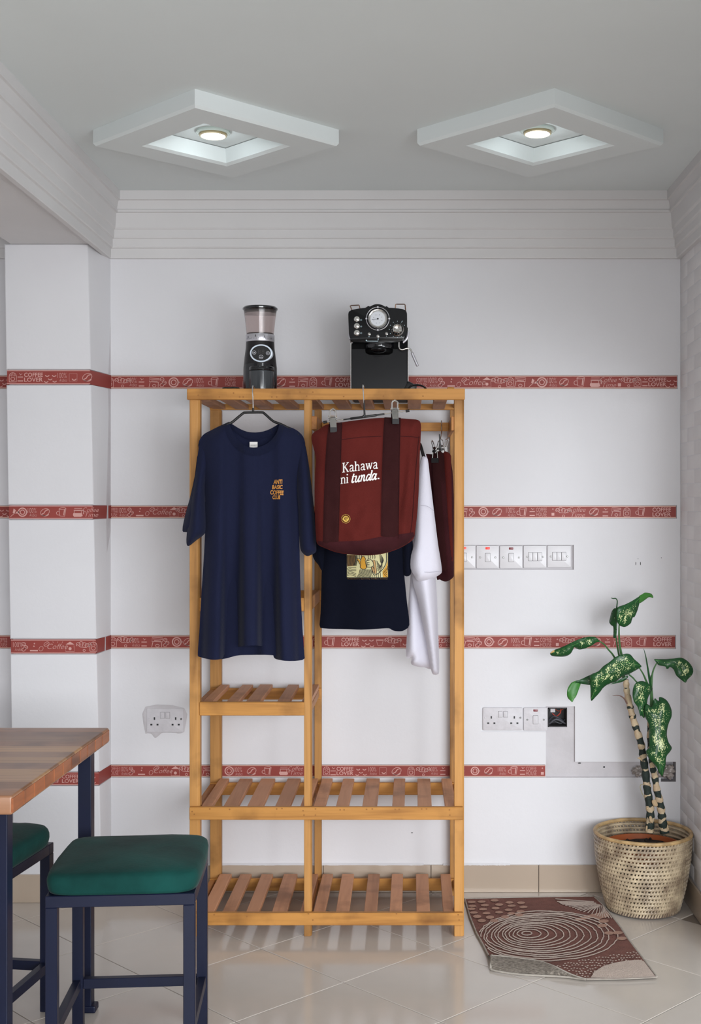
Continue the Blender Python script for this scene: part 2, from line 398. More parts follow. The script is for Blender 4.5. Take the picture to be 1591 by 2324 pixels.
# right wall with painted bricks
bm = B(); box(bm, XR+0.0004, XR+0.12, -0.66, 0.16, 0, CZ); box(bm, XR+0.0016, XR+0.12, -3.4, -0.66, 1.75, CZ); wr = struct('wall_right', bm, M_wall)  # second box: unseen lintel, set low so less daylight reaches the upper wall
row = 0.0487; z = 0.105; r = 0; brm = None
while z < 2.29:
    y = -0.001-(0.11 if r % 2 else 0.0)
    if r % 2:
        segs = [(-0.108, -0.001)]
    else: segs = []
    while y > -0.62: segs.append((y-0.213, y-0.004)); y -= 0.215
    for (ya, yb) in segs:
        if brm is None or (yb-ya) < 0.2:
            bm = B(); box(bm, -0.004, 0.004, -(yb-ya)/2, (yb-ya)/2, -(row-0.002)/2, (row-0.002)/2, 0.0016, 2)
            o = obj('brick', bm, M_brickpaint, wr, smooth=True); me = o.data
            if (yb-ya) >= 0.2: brm = me
        else:
            o = bpy.data.objects.new('brick', brm); link(o, wr)
        # origin of piece meshes is the world origin: place by location
        o.location = (XR+0.0035+random.uniform(-0.0003, 0.0003), (ya+yb)/2, z+row/2); ORG[o.name] = Vector((0, 0, 0))
        o.rotation_euler = (0, 0, 0)
    z += row; r += 1
# cornice profile: (protrusion, z)
CP = [(0.0, 2.279), (0.016, 2.279), (0.018, 2.283), (0.018, 2.313), (0.024, 2.316), (0.026, 2.320), (0.026, 2.346), (0.031, 2.349), (0.033, 2.353),
      (0.033, 2.378), (0.037, 2.381), (0.039, 2.385), (0.043, 2.436), (0.050, 2.438), (0.050, 2.446), (0.046, 2.449), (0.053, 2.478), (0.060, 2.480), (0.060, 2.512), (0, 2.512)]
def sweep(name, f):
    bm = B(); A = [bm.verts.new(f(p, z, 0)) for p, z in CP]; C = [bm.verts.new(f(p, z, 1)) for p, z in CP]
    for i in range(len(CP)-1): bm.faces.new((A[i], A[i+1], C[i+1], C[i]))
    bm.faces.new(A); bm.faces.new(C[::-1]); struct(name, bm, M_corn)
sweep('trim_2', lambda p, z, e: (-1.09+p, -p, z) if e == 0 else (XR-p, -p, z))
sweep('trim_3', lambda p, z, e: (-1.09+p, -p, z) if e == 0 else (-1.09+p, FRONT, z))
sweep('trim_4', lambda p, z, e: (XR-p, -p, z) if e == 0 else (XR-p, -3.4, z))
sweep('trim_5', lambda p, z, e: (XL, -p, z) if e == 0 else (-1.377, -p, z))
# pillar: rough plaster blocks with a tile strip set between them
def pil(z):
    t = (2.295-z)/2.295; Y = -(0.188*(1-t)+0.115*t)
    return (XW(9+t*22, Y), XW(199.5+t*32, Y), Y)
def pblock(bm, z0, z1, ins=0.0, bev=0.006, side=-1.075):
    vs = []
    for z in (z0, z1):
        a, b, Y = pil(z); vs.append([bm.verts.new(c) for c in ((a+ins, Y+ins, z), (b-ins, Y+ins, z), (side, 0.02, z), (a+ins, 0.02, z))])
    l, h = vs; fs = [bm.faces.new(l[::-1]), bm.faces.new(h)]
    for i in range(4): fs.append(bm.faces.new((l[i], l[(i+1) % 4], h[(i+1) % 4], h[i])))
    if bev:
        es = [e for e in bm.edges if all(v in l+h for v in e.verts) and max(v.co.y for v in e.verts) < 0]
        bmesh.ops.bevel(bm, geom=es, offset=bev, segments=3, affect='EDGES', profile=0.5)
zb = [(ZW(b[1]), ZW(b[0])) for b in BANDS]
bm = B(); pblock(bm, 0.0, 2.295, 0.009, 0); pillar = struct('wall_pillar', bm, M_bare)
edges = [2.295]+[v for a, b in zb for v in (b+0.001, a-0.001)]+[0.0]
for k in range(0, len(edges), 2):
    bm = B(); pblock(bm, edges[k+1], edges[k]); obj('plaster_block', bm, M_wall, pillar, smooth=True)
# ---------------------------------------------------------------- printed listello strips
def icon(bm, kind, x, y, s, M):
    """x, y centre in px, s icon height in px"""
    def P(pts): return [(x+px*s, y+py*s) for px, py in pts]
    def R(pts, w=0.055, c=False): ribbon(bm, P(pts), w*s, M, c)
    def T(t, x0, x1, y0, y1, b=0.0, sh=0.0): text(bm, t, x+x0*s, x+x1*s, y+y0*s, y+y1*s, M, b-.014, sh)
    if kind == 'bean': R(circ(0, 0, .5, .36, 18, rot=-25), c=True); R([(-.35, .22), (-.1, .1), (0, -.08), (.12, -.2), (.34, -.26)], .09); R(circ(0, .04, .47, .36, 10, 30, 150), .09)
    elif kind == 'cup':
        R([(-.28, -.34), (-.2, .4), (.32, .44), (.46, -.4)], c=False); R(circ(.09, -.38, .37, .1, 12, rot=-4), c=True); R(circ(-.36, .1, .2, .2, 8, 60, 300)); R([(.3, -.3), (.22, .34)], .1)
    elif kind == 'saucer': R(circ(0, 0, .44, n=20), .12, True); R(circ(0, 0, .24, n=14), .08, True); R([(.44, -.1), (.6, .0), (.44, .1)])
    elif kind == 'lines': R([(-.28, -.02), (.28, -.02)], .08); R([(-.28, .38), (.28, .38)], .1); R([(-.1, -.4), (.05, -.25), (.2, -.36)]); R([(0, -.3), (0, -.2)])
    elif kind == 'machine':
        R([(-.5, -.45), (.52, -.38), (.48, .0), (-.52, -.05)], c=True); R([(-.45, -.3), (.5, -.24)]); R([(-.42, 0), (-.55, .5)]); R([(.42, .05), (.4, .5)]); R(circ(0, .36, .18, .14, 10), c=True); R([(-.3, -.15), (.35, -.1)])
    elif kind == 'arch':
        R([(-.36, .48), (-.36, -.1)]+circ(0, -.1, .36, .36, 8, 180, 360)+[(.36, .48), (-.36, .48)]); R(circ(0, .18, .2, .18, 12), c=True)
        for a in (200, 230, 270, 310, 340):
            c_, s_ = math.cos(math.radians(a)), math.sin(math.radians(a)); R([(.12*c_, -.05+.12*s_), (.3*c_, -.1+.3*s_)], .04)
    elif kind == 'croissant':
        for cx in (-.6, -.3, 0, .3, .6): R(circ(cx, -.2+.1*math.sin(cx*5), .22, .2, 9, 120, 420)); 
        R([(-.8, -.3), (-.4, .05), (.2, .1), (.8, -.25)]); R(circ(0, .4, .12, .12, 8), c=True)
    elif kind == 'cups':
        for cx, cy in ((-.35, -.25), (.35, -.25), (-.05, .1), (-.45, .35), (.4, .32)): R(circ(cx, cy, .2, .17, 8, 15, 165), .08)
    elif kind == 'kettle':
        fillpoly(bm, P([(-.5, .1), (.42, .1), (.5, .4), (.3, .5), (-.42, .5), (-.55, .3)]), M); R([(-.45, -.2), (.4, -.2), (.62, -.2), (.6, .2)], .09); R([(-.4, -.42), (.45, -.42)], .05); R([(-.4, -.2), (-.4, .1)]); R([(.35, -.2), (.35, .1)])
    elif kind == 'leaf':
        fillpoly(bm, P([(-.2, .1), (-.1, -.4), (.15, -.2), (.0, .1)]), M); fillpoly(bm, P([(.1, .15), (.2, -.05), (.55, -.1), (.35, .15)]), M); R([(-.45, .5), (0, .1), (.2, .1)])
    elif kind == 'beans': R(circ(-.1, -.25, .2, .17, 10), c=True); R(circ(.12, .08, .2, .17, 10), c=True); R(circ(-.12, .32, .19, .16, 10), c=True); R([(-.3, -.2), (.1, -.3)], .04); R([(0, .1), (.3, .05)], .04)
    elif kind == 'scoop': R([(-.4, .42), (.4, .42)], .14); R(circ(0, -.02, .05, .05, 6), c=True); R(circ(.05, -.3, .05, .05, 6), c=True)
    elif kind == 'twobean': R(circ(.25, -.25, .3, .2, 12, rot=-35), .04, True); R(circ(-.3, .22, .26, .2, 12, rot=-60), .04, True); R([(.05, -.1), (.45, -.4)], .04)
    elif kind == 'pot': fillpoly(bm, P([(-.45, -.2), (0, -.5), (.45, -.2)]), M); fillpoly(bm, P(circ(0, .22, .16, n=10)), M); R([(-.4, -.1), (-.45, .5), (.45, .5), (.4, -.1)], .035)
    elif kind == 'small': fillpoly(bm, P([(-.15, .1), (.15, .1), (.15, .4), (-.15, .4)]), M); R(circ(0, -.3, .05, n=6), c=True)
    elif kind == 'box': R([(-.4, -.35), (.4, -.35), (.4, .4), (-.4, .4)], .03, True); R(circ(.1, .15, .2, .15, 8, 0, 180), .09)
    elif kind == 'cup2': R([(-.4, -.2), (.4, -.2)], .09); R([(-.35, -.1), (-.2, .4), (.2, .4), (.35, -.1)], .04)
    elif kind == '100': T('100%', -.46, .46, -.45, .08); T('Arabica', -.3, .5, .14, .46, 0, .35)
    elif kind == 'HOUSE': T('COFFEE', -.56, .56, -.45, -.03); T('HOUSE', -.56, .56, .04, .46)
    elif kind == 'LOVER': T('COFFEE', -.95, .95, -.46, -.03, .03); T('LOVER', -.95, .95, .04, .46, .03)
    elif kind == 'Coffee': T('Coffee', -1.05, 1.05, -.28, .26, .0, .35); [R([(c, -.5), (c*.9, -.38)], .04) for c in (-.5, 0, .5)]
    elif kind == 'Time': T('Coffee', -.85, .85, -.5, -.02, .0, .3); T('Time', -.6, .8, .04, .5, .0, .3)
SEQ = [
 [('cups', 11), ('arch', 249), ('croissant', 278), ('100', 300), ('lines', 321), ('machine', 350), ('beans', 370), ('saucer', 394), ('bean', 426), ('100', 452), ('cup', 485), ('HOUSE', 523), ('pot', 560), ('croissant', 600), ('bean', 637), ('lines', 663), ('machine', 688), ('arch', 711), ('cup', 743), ('LOVER', 783), ('cups', 822), ('HOUSE', 957), ('100', 982), ('beans', 1002), ('scoop', 1024), ('twobean', 1048), ('Coffee', 1077), ('pot', 1105), ('croissant', 1134), ('arch', 1158), ('machine', 1181), ('leaf', 1210), ('saucer', 1230), ('100', 1253), ('bean', 1280), ('cup', 1316), ('kettle', 1351), ('Time', 1381), ('small', 1406), ('croissant', 1427), ('arch', 1447), ('lines', 1464), ('LOVER', 1492), ('cups', 1526)],
 [('cups', 11), ('HOUSE', 254), ('100', 277), ('beans', 296), ('scoop', 317), ('twobean', 340), ('Coffee', 368), ('pot', 395), ('croissant', 416), ('machine', 700), ('beans', 1071), ('machine', 1050), ('saucer', 1097), ('bean', 1128), ('100', 1159), ('cup', 1185), ('lines', 1208), ('HOUSE', 1229), ('small', 1255), ('croissant', 1279), ('Time', 1310), ('bean', 1348), ('lines', 1374), ('machine', 1399), ('arch', 1423), ('cup', 1454), ('LOVER', 1502)],
 [('HOUSE', 4), ('arch', 256), ('croissant', 285), ('100', 306), ('lines', 327), ('machine', 357), ('beans', 377), ('saucer', 401), ('bean', 427), ('arch', 718), ('cup', 749), ('LOVER', 795), ('cups', 835), ('cup2', 862), ('croissant', 892), ('box', 917), ('croissant', 1000), ('100', 1018), ('machine', 1066), ('beans', 1086), ('saucer', 1110), ('bean', 1141), ('100', 1170), ('cup', 1196), ('lines', 1218), ('HOUSE', 1239), ('small', 1265), ('croissant', 1287), ('Time', 1320), ('bean', 1353), ('lines', 1379), ('machine', 1405), ('arch', 1426), ('cup', 1457), ('LOVER', 1504)],
 [('HOUSE', 257), ('100', 281), ('beans', 299), ('scoop', 321), ('twobean', 349), ('Coffee', 371), ('pot', 398), ('croissant', 423), ('box', 445), ('machine', 471), ('saucer', 520), ('100', 540), ('bean', 571), ('cup', 606), ('kettle', 644), ('Time', 671), ('100', 700), ('arch', 741), ('lines', 756), ('LOVER', 783), ('cups', 820), ('100', 845), ('box', 869), ('bean', 900), ('arch', 933), ('croissant', 961), ('100', 984), ('lines', 1005), ('HOUSE', 1043), ('saucer', 1078), ('bean', 1109), ('100', 1139), ('cup', 1165), ('lines', 1186), ('HOUSE', 1206), ('small', 1231)]]
PSEQ = [[('arch', 29), ('lines', 46), ('LOVER', 76), ('cups', 115), ('100', 141), ('box', 166), ('bean', 198)],
        [('leaf', 33), ('saucer', 51), ('100', 73), ('bean', 102), ('cup', 140), ('kettle', 177), ('Time', 206)],
        [('100', 40), ('beans', 56), ('scoop', 77), ('twobean', 100), ('Coffee', 131), ('pot', 159), ('croissant', 191), ('arch', 212)],
        [('lines', 60), ('machine', 90), ('cup', 125), ('LOVER', 160), ('cups', 205)]]
tn = 6
for b, (y0, y1, xe) in enumerate(BANDS):
    bm = B(); x0, x1, z0, z1 = pxrect(-1100, xe, y0, y1, 0); e = 0.002
    box(bm, max(x0, XL), x1-0.002, 0.0015, 0.0065, z0+e, z1-e, 0.0008)
    st = struct('trim_%d' % tn, bm, M_band); tn += 1
    for (za, zc) in ((z0+e*1.2, z0+e+0.0035), (z1-e-0.0035, z1-e*1.2)):
        bm = B(); box(bm, max(x0, XL), x1-0.003, 0.0008, 0.002, za, zc); obj('edge_strip', bm, M_bandlite, st)
    bm = B()
    for k, x in SEQ[b]: icon(bm, k, x, (y0+y1)/2+random.uniform(-.7, .7), (y1-y0)*random.uniform(.66, .74), lambda u, v: W(u, v, 0.0) + Vector((0, 0.0010, 0)))
    obj('print', bm, M_bandprint, st, normals=False)
    # strip on the pillar, front and right side
    bm = B(); pa, pb, pY = pil((z0+z1)/2); ins = 0.003
    zz0, zz1 = z0+0.001, z1-0.001
    vs = []
    for z in (zz0, zz1): vs.append([bm.verts.new(c) for c in ((pa+ins, pY+ins, z), (pb-ins, pY+ins, z), (-1.076, 0.0, z), (pa+ins, 0, z))])
    l, h = vs; bm.faces.new(l[::-1]); bm.faces.new(h)
    for i in range(4): bm.faces.new((l[i], l[(i+1) % 4], h[(i+1) % 4], h[i]))
    st = struct('trim_%d' % tn, bm, M_band); tn += 1
    bm = B(); zc = (zz0+zz1)/2; hh = zz1-zz0; sc_ = FPX/(CAMD+pY)
    Mp = lambda u, v, _Y=pY+ins-0.0007, _zc=zc: Vector(((u-HX)*(CAMD+_Y)/FPX, _Y, _zc-v))
    for k, x in PSEQ[b]:
        def Mq(u, v, x=x): 
            q = Mp(x+(u-x), 0); return Vector((q.x, q.y, zc-(v)/sc_))
        icon(bm, k, x, 0, hh*sc_*0.7, Mq)
    for dz in (zz0+0.002, zz1-0.002): box(bm, pa+ins, pb-ins, pY+ins-0.0006, pY+ins, dz-0.0012, dz+0.0012)
    obj('print', bm, M_bandprint, st, normals=False)
# ---------------------------------------------------------------- skirting tiles
bm = B(); box(bm, XL, XR, -0.002, 0.004, 0, 0.096); sk = struct('baseboard_back', bm, M_grout)
XJ = [XW(x) for x in (-1200, -975, -730, -486, -242, 2, 246, 490, 734, 978, 1222, 1466, 1544)]
for a, b in zip(XJ[:-1], XJ[1:]):
    bm = B(); box(bm, a+0.0012, b-0.0012, -0.009, -0.001, 0.0005, 0.0985, 0.0012, 2); obj('skirting_tile', bm, M_skirt, sk)
bm = B(); pa, pb, pY = pil(0.05); box(bm, pa-0.004, pb+0.002, pY-0.009, 0, 0.0005, 0.0985, 0.0015, 2); box(bm, -1.4, -1.07, -0.1, -0.005, 0.0005, 0.09)
struct('baseboard_pillar', bm, M_skirt)
bm = B(); box(bm, XR-0.001, XR+0.01, -0.66, 0, 0, 0.096); sk = struct('baseboard_right', bm, M_grout)
y = -0.02
while y > -0.5:
    bm = B(); box(bm, XR-0.009, XR-0.001, max(y-0.385, -0.66), y, 0.0005, 0.0985, 0.0012, 2); obj('skirting_tile', bm, M_skirt, sk); y -= 0.3875
# ragged paint edge above the skirting
bm = B()
for a, b in ((-1.0, 0.05), (0.12, 0.36)):
    pts = []; n = 60
    up = [(a+(b-a)*i/n, 0.1035) for i in range(n+1)]; lo = [(a+(b-a)*i/n, 0.0985-0.004*abs(noise.noise(Vector((i*.3, a, 0))))) for i in range(n+1)]
    for i in range(n):
        v = [bm.verts.new((p[0], -0.0096 if k < 2 else -0.001, p[1])) for k, p in enumerate((lo[i], lo[i+1], up[i+1], up[i]))]; bm.faces.new(v)
struct('trim_20', bm, M_wall)
# ---------------------------------------------------------------- ceiling light surrounds and downlights
def medallion(name, cx, cy):
    bm = B(); zlo = CZ-0.049; zt = CZ+0.0
    def ring(h, z): return [bm.verts.new((cx+dx*h, cy+dy*h, z)) for dx, dy in ((1, 0), (0, 1), (-1, 0), (0, -1))]
    R = [ring(0.366, zt), ring(0.366, zlo+0.008), ring(0.358, zlo), ring(0.222, zlo), ring(0.205, zlo+0.006), ring(0.188, zt-0.002)]
    for a, b in zip(R[:-1], R[1:]):
        for k in range(4): bm.faces.new((a[k], a[(k+1) % 4], b[(k+1) % 4], b[k]))
    struct(name, bm, M_ceil)
medallion('trim_21', -0.577, 3.70-CAMD); medallion('trim_22', 0.388, 3.695-CAMD)
M_ring = mat('downlight_glass_ring', (224, 238, 232), 0.2, metal=0.0, coat=0.6)
M_lamp = mat('lamp_disc', (255, 255, 255), 0.3, emis=(232, 248, 255), estr=9.0)
M_gold_ = mat('downlight_inner_ring', (214, 196, 160), 0.3, metal=.5)
def downlight(cx, cy, label):
    t = thing('downlight', (cx, cy, CZ-0.012), label, 'ceiling light', 'round downlights in the ceiling diamonds')
    bm = B(); lathe(bm, [(0.050, CZ), (0.051, CZ-0.006), (0.046, CZ-0.010), (0.040, CZ-0.008)], cx, cy, 36); obj('outer_ring', bm, M_ring, t, True)
    bm = B(); lathe(bm, [(0.040, CZ-0.008), (0.041, CZ-0.014), (0.037, CZ-0.016), (0.034, CZ-0.010)], cx, cy, 36); obj('inner_ring', bm, M_gold_, t, True)
    bm = B(); lathe(bm, [(0.0365, CZ-0.0115), (0.02, CZ-0.014), (0.001, CZ-0.0145)], cx, cy, 32, capt=True); obj('lamp_disc', bm, M_lamp, t, True)
    l = bpy.data.lights.new('downlight_lamp', 'POINT'); l.energy = 0.26; l.shadow_soft_size = 0.035; l.color = (0.86, 0.97, 1.0)
    o = bpy.data.objects.new('downlight_lamp', l); sc.collection.objects.link(o); o.location = (cx, cy, CZ-0.032)
downlight(-0.588, 3.715-CAMD, 'lit round downlight inside the left ceiling diamond, above the pillar side')
downlight(0.380, 3.695-CAMD, 'lit round downlight inside the right ceiling diamond, above the plant side')
# ---------------------------------------------------------------- switches and sockets
def rr(bm, x0, x1, y0, y1, Y, t, r=2.0, bev=0.0012):
    a, b, c, d = pxrect(x0, x1, y0, y1, 0); prism(bm, rrect(a, b, c, d, r/630, 4), Y-t, Y, bev, 2)
def screw(x, y, Y, parent, m=None):
    bm = B(); p = W(x, y, 0); lathe(bm, [(0.0032, Y), (0.0032, Y-0.0014), (0.0022, Y-0.0022)], p.x, p.z, 12, 'y', capt=True); obj('screw', bm, m or M_screw, parent, True)
M_gapm = mat('rocker_gap', (132, 130, 134), .7)
def swplate(x0, x1, y0, y1, Y, label, kind, m, group):
    p = W((x0+x1)/2, y1, 0); t = thing('socket_outlet' if kind == 'socket' else 'light_switch', (p.x, Y, p.z), label, 'socket' if kind == 'socket' else 'switch', group)
    bm = B(); rr(bm, x0, x1, y0, y1, Y, 0.007); obj('faceplate', bm, m, t, True)
    cx, cy, s = (x0+x1)/2, (y0+y1)/2, (y1-y0); F = Y-0.007
    if kind == 'one':
        bm = B(); rr(bm, cx-6.2, cx+6.2, cy-9.2, cy+11.2, F, 0.0004, 1.5, 0); obj('rocker_gap', bm, M_gapm, t)
        bm = B(); rr(bm, cx-5.5, cx+5.5, cy-8.5, cy+10.5, F, 0.0022, 1.5, 0.0008); obj('rocker', bm, m, t, True)
        bm = B(); rr(bm, cx-5, cx+5, y0+3.5, y0+8.5, F, 0.0012, 1, 0.0004); o = obj('indicator', bm, M_red if 'glowing' in label else M_darkred, t, True)
        screw(x0+8, cy+1, F, t); screw(x1-8, cy+1, F, t)
    elif kind == 'three':
        for k in (-1, 0, 1):
            bm = B(); rr(bm, cx+k*10.5-5.5, cx+k*10.5+5.5, cy-10.2, cy+9.7, F, 0.0004, 1.2, 0); obj('rocker_gap', bm, M_gapm, t)
            bm = B(); rr(bm, cx+k*10.5-4.9, cx+k*10.5+4.9, cy-9.5, cy+9, F, 0.0022, 1.2, 0.0008); obj('rocker', bm, m, t, True)
        screw(x0+8, cy, F, t); screw(x1-8, cy, F, t)
    elif kind == 'socket':
        w = x1-x0
        for k in (-1, 1):
            bm = B(); rr(bm, cx+k*6-5.0, cx+k*6+5.0, y0+s*.15, y0+s*.43, F, 0.0004, 1.0, 0); obj('rocker_gap', bm, M_gapm, t)
            bm = B(); rr(bm, cx+k*6-4.4, cx+k*6+4.4, y0+s*.16, y0+s*.42, F, 0.0022, 1.0, 0.0008); obj('rocker', bm, m, t, True)
            bm = B(); ox = cx+k*w*.29; f = 1
            rr(bm, ox-1.5, ox+1.5, y0+s*.37, y0+s*.48, F, 0.0005, .3, 0); rr(bm, ox-7-2.2, ox-7+2.2, y0+s*.65, y0+s*.715, F, 0.0005, .3, 0); rr(bm, ox+7-2.2, ox+7+2.2, y0+s*.65, y0+s*.715, F, 0.0005, .3, 0)
            obj('pin_holes', bm, M_slot, t)
        screw(x1-5, cy-3, F, t); screw(x0+5, cy-3, F, t, m)
    return t
GS = 'switch plates in the long wall recess'
YR = 0.010
swplate(1027, 1079.5, 1238, 1289.5, YR, 'white switch plate half hidden behind the right rack post, glowing red light at its top', 'one', M_plate, GS)
swplate(1081.5, 1132.5, 1238.5, 1290, YR, 'white one-gang switch with glowing bright red light, next right of the rack post', 'one', M_plate, GS)
swplate(1134.5, 1186, 1239, 1290, YR, 'white one-gang switch whose small light is dull dark red', 'one', M_plate, GS)
swplate(1188.5, 1240.5, 1238.5, 1289, YR, 'white three-rocker switch, the one next to the dull red light', 'three', M_plate, GS)
swplate(1242.5, 1296, 1238.5, 1287.5, YR, 'white three-rocker switch at the right end of the long recess', 'three', M_plate, GS)
GL = 'sockets low on the back wall'
swplate(334, 417, 1607, 1661, 0.0, 'white double wall socket left of the wooden rack, crumbling plaster below', 'socket', M_platedirty, GL)
swplate(1096, 1186, 1606, 1657, 0.003, 'paint-smeared white double wall socket right of the wooden rack', 'socket', M_platedirty, GL)
swplate(1188.5, 1242, 1606, 1658, 0.003, 'paint-smeared single switch between the right double socket and the open hole', 'one', M_platedirty, None)
# plaster collar round the left socket
bm = B(); o2 = crv([(330, 1604), (418, 1607), (419, 1655), (416, 1662), (405, 1665), (396, 1663), (370, 1663), (362, 1668), (352, 1675), (344, 1666), (335, 1664), (329, 1660)], 3)
for n_, P_ in ((0, o2),):
    panel(bm, o2, 4, lambda x, y, d: -0.0008-0.003*(1-math.exp(-d/2))-0.0012*noise.noise(Vector((x*.3, y*.3, 0))))
tag(obj('plaster_patch', bm, M_bare, None, True), label='rough grey-white plaster patch framing the left double socket', cat='plaster')
# junction box in the hole with wires
p = W(1266, 1651, 0.05); t = thing('open_wiring_box', p, 'dark open back box with tangled wires, beside the paint-smeared switch', 'wiring box')
M_boxd = mat('junction_box_metal', (66, 64, 66), 0.7, var=0.4, vscale=40)
bm = B(); a, b, c, d = pxrect(1245, 1287.5, 1608, 1650, 0)
box(bm, a, b, 0.068, 0.073, c, d); box(bm, a, a+0.002, 0.006, 0.07, c, d); box(bm, b-0.002, b, 0.006, 0.07, c, d); box(bm, a, b, 0.006, 0.07, c, c+0.002); box(bm, a, b, 0.006, 0.07, d-0.002, d)
obj('back_box', bm, M_boxd, t)
for pts, col, rr_ in (([(1247, 1640, .03), (1257, 1628, .02), (1270, 1632, .018), (1281, 1640, .03)], (60, 62, 70), 0.0028), ([(1248, 1634, .03), (1262, 1640, .02), (1275, 1644, .022), (1284, 1636, .03)], (40, 42, 48), 0.0028),
                   ([(1275, 1610, .03), (1273, 1620, .02), (1264, 1628, .025), (1256, 1622, .03)], (190, 60, 40), 0.0016), ([(1283, 1612, .04), (1270, 1616, .02), (1262, 1612, .03)], (150, 70, 50), 0.0014), ([(1249, 1646, .03), (1264, 1634, .014), (1286, 1646, .03)], (92, 92, 98), 0.0032)):
    bm = B(); tube(bm, smoothpath([W(x, y, 0)+Vector((0, q, 0)) for x, y, q in pts], 5), rr_, 8); obj('wire', bm, mat('wire', col, 0.5), t, True)
bm = B(); a, b, c, d = pxrect(1250, 1261, 1609, 1618, 0); box(bm, a, b, 0.012, 0.03, c, d, 0.001); obj('terminal_block', bm, M_bare, t)
# crumpled plastic stuffed in the rough hole behind the plant
M_wad = mat('grey_plastic_film', (176, 166, 160), 0.3, var=0.35, vscale=30, bump=1.0, bscale=60, coat=0.5)
def wad(x, y, r, label, Yc=0.004):
    bm = B(); bmesh.ops.create_icosphere(bm, subdivisions=4, radius=1.0); c = W(x, y, 0)
    for v in bm.verts:
        n = 0.75+0.6*noise.noise(v.co*2.1+Vector((x, 0, 0)))+0.3*noise.noise(v.co*5.3)
        v.co = Vector((c.x+v.co.x*r*1.35*n, Yc+v.co.y*r*.7*n, c.z+v.co.z*r*n))
    tag(obj('crumpled_plastic', bm, M_wad, None, 'all'), label=label, cat='plastic wrap')
wad(1449, 1748, 0.021, 'crumpled clear plastic left of the plant stems, in the wall channel', -0.018)
wad(1514, 1751, 0.027, 'crumpled grey plastic stuffed in the rough hole right of the big drooping leaf', 0.004)
# small dents and screw holes
bm = B()
for x, y, w, h in ((1443, 1279, 1.6, 8), (1453.5, 1279, 1.8, 8), (1448, 1268, 1, 3), (1501, 1266, 2, 2), (1372, 1742, 5, 4), (1316, 1733, 8, 3), (935, 1890, 5, 2)):
    fillpoly(bm, circ(x, y, w/2, h/2, 8), lambda u, v: W(u, v, 0)+Vector((0, -0.0004 if v < 1700 or v > 1800 else 0.0094, 0)))
struct('trim_23', bm, M_slot)
# ---------------------------------------------------------------- wooden garment rack
RF, RB = -0.462, -0.014
rack = thing('garment_rack', ((XW(427, RF)+XW(1054, RF))/2, -0.24, 0), 'tall honey-coloured pine garment rack with slatted shelves against the wall', 'clothes rack')
def px0(x): return XW(x, RF)
def zf(y): return ZW(y, RF)
def post(x0, x1, Y0, Y1, z0, z1, ch=0.007, m=WZ):
    bm = B(); P = [(x0, Y0), (x1-ch, Y0), (x1, Y0+ch), (x1, Y1), (x0, Y1)]
    a = [bm.verts.new((x, y, z0)) for x, y in P]; b = [bm.verts.new((x, y, z1)) for x, y in P]
    bm.faces.new(a[::-1]); bm.faces.new(b)
    for i in range(5): bm.faces.new((a[i], a[(i+1) % 5], b[(i+1) % 5], b[i]))
    bmesh.ops.bevel(bm, geom=list(bm.edges), offset=0.0012, segments=1, affect='EDGES')
    obj('post', bm, m, rack)
ztop = zf(883)
PL0, PL1, PM0, PM1, PR0, PR1 = px0(430), px0(453), px0(690), px0(707), px0(1031), px0(1053.5)
D = 0.040
for a, b in ((PL0, PL1), (PM0, PM1), (PR0, PR1)):
    post(a, b, RF+0.001, RF+D, 0, ztop-0.002)
for a, b in ((PL0, PL1+0.006), (PM0+0.002, PM1+0.002), (PR0, PR1)):
    post(a, b, RB-0.034, RB, 0, ztop-0.036)
def bar(name, x0, x1, Y0, Y1, z0, z1, m, bev=0.0018):
    bm = B(); box(bm, x0, x1, Y0, Y1, z0, z1, bev, 1); return obj(name, bm, m, rack)
E = 0.0035
# front rails (top, middle, bottom pass in front of the posts)
bar('front_rail', px0(426.5), px0(1054.5), RF-E-0.016, RF-0.0005, zf(908), ztop, WX)
bar('front_rail', px0(432), px0(1051), RF-E-0.016, RF-0.0005, zf(1857.5), zf(1829), WX)
bar('front_rail', px0(432), px0(1051), RF-E-0.016, RF-0.0005, zf(2096), zf(2068), WX)
bar('front_rail', PL1-0.001, PM0+0.001, RF+0.002, RF+0.022, zf(1624.5), zf(1594), WX)
bar('front_rail', PL1-0.001, PM0+0.001, RF+0.004, RF+0.024, zf(1388), zf(1357), WX)
SH = 0.018
def backrail(x0, x1, ztop_, h=0.040): bar('back_rail', x0, x1, RB-0.034-0.018, RB-0.0345, ztop_-h, ztop_, WX)
for zt, h in ((zf(1829), .042), (zf(2068), .042), (ztop, .021)):
    backrail(PL0+0.001, PR1-0.001, zt-SH+0.002, h)
backrail(PL0+0.002, PM1+0.004, zf(1594)-SH+0.004, .040); 
backrail(PL0+0.002, PM1+0.004, zf(1357)-0.004, .034)
def siderail(x0, x1, zt, zb): bar('side_rail', x0, x1, RF+D+0.0005, RB-0.053, zb, zt, WY)
for zt, zb in ((zf(1829)-SH, zf(1857)), (zf(2068)-SH, zf(2096)), (ztop-SH, zf(905))):
    siderail(PL0+0.002, PL0+0.022, zt, zb); siderail(PM0+0.001, PM1-0.004, zt, zb); siderail(PR1-0.022, PR1-0.002, zt, zb)
siderail(PM0+0.001, PM1-0.004, zf(1594)-SH, zf(1624)); siderail(PL0+0.002, PL0+0.022, zf(1594)-SH, zf(1624))
siderail(PM0+0.001, PM1-0.002, zf(1357), zf(1388)); siderail(PL0+0.002, PL0+0.022, zf(1357), zf(1388))
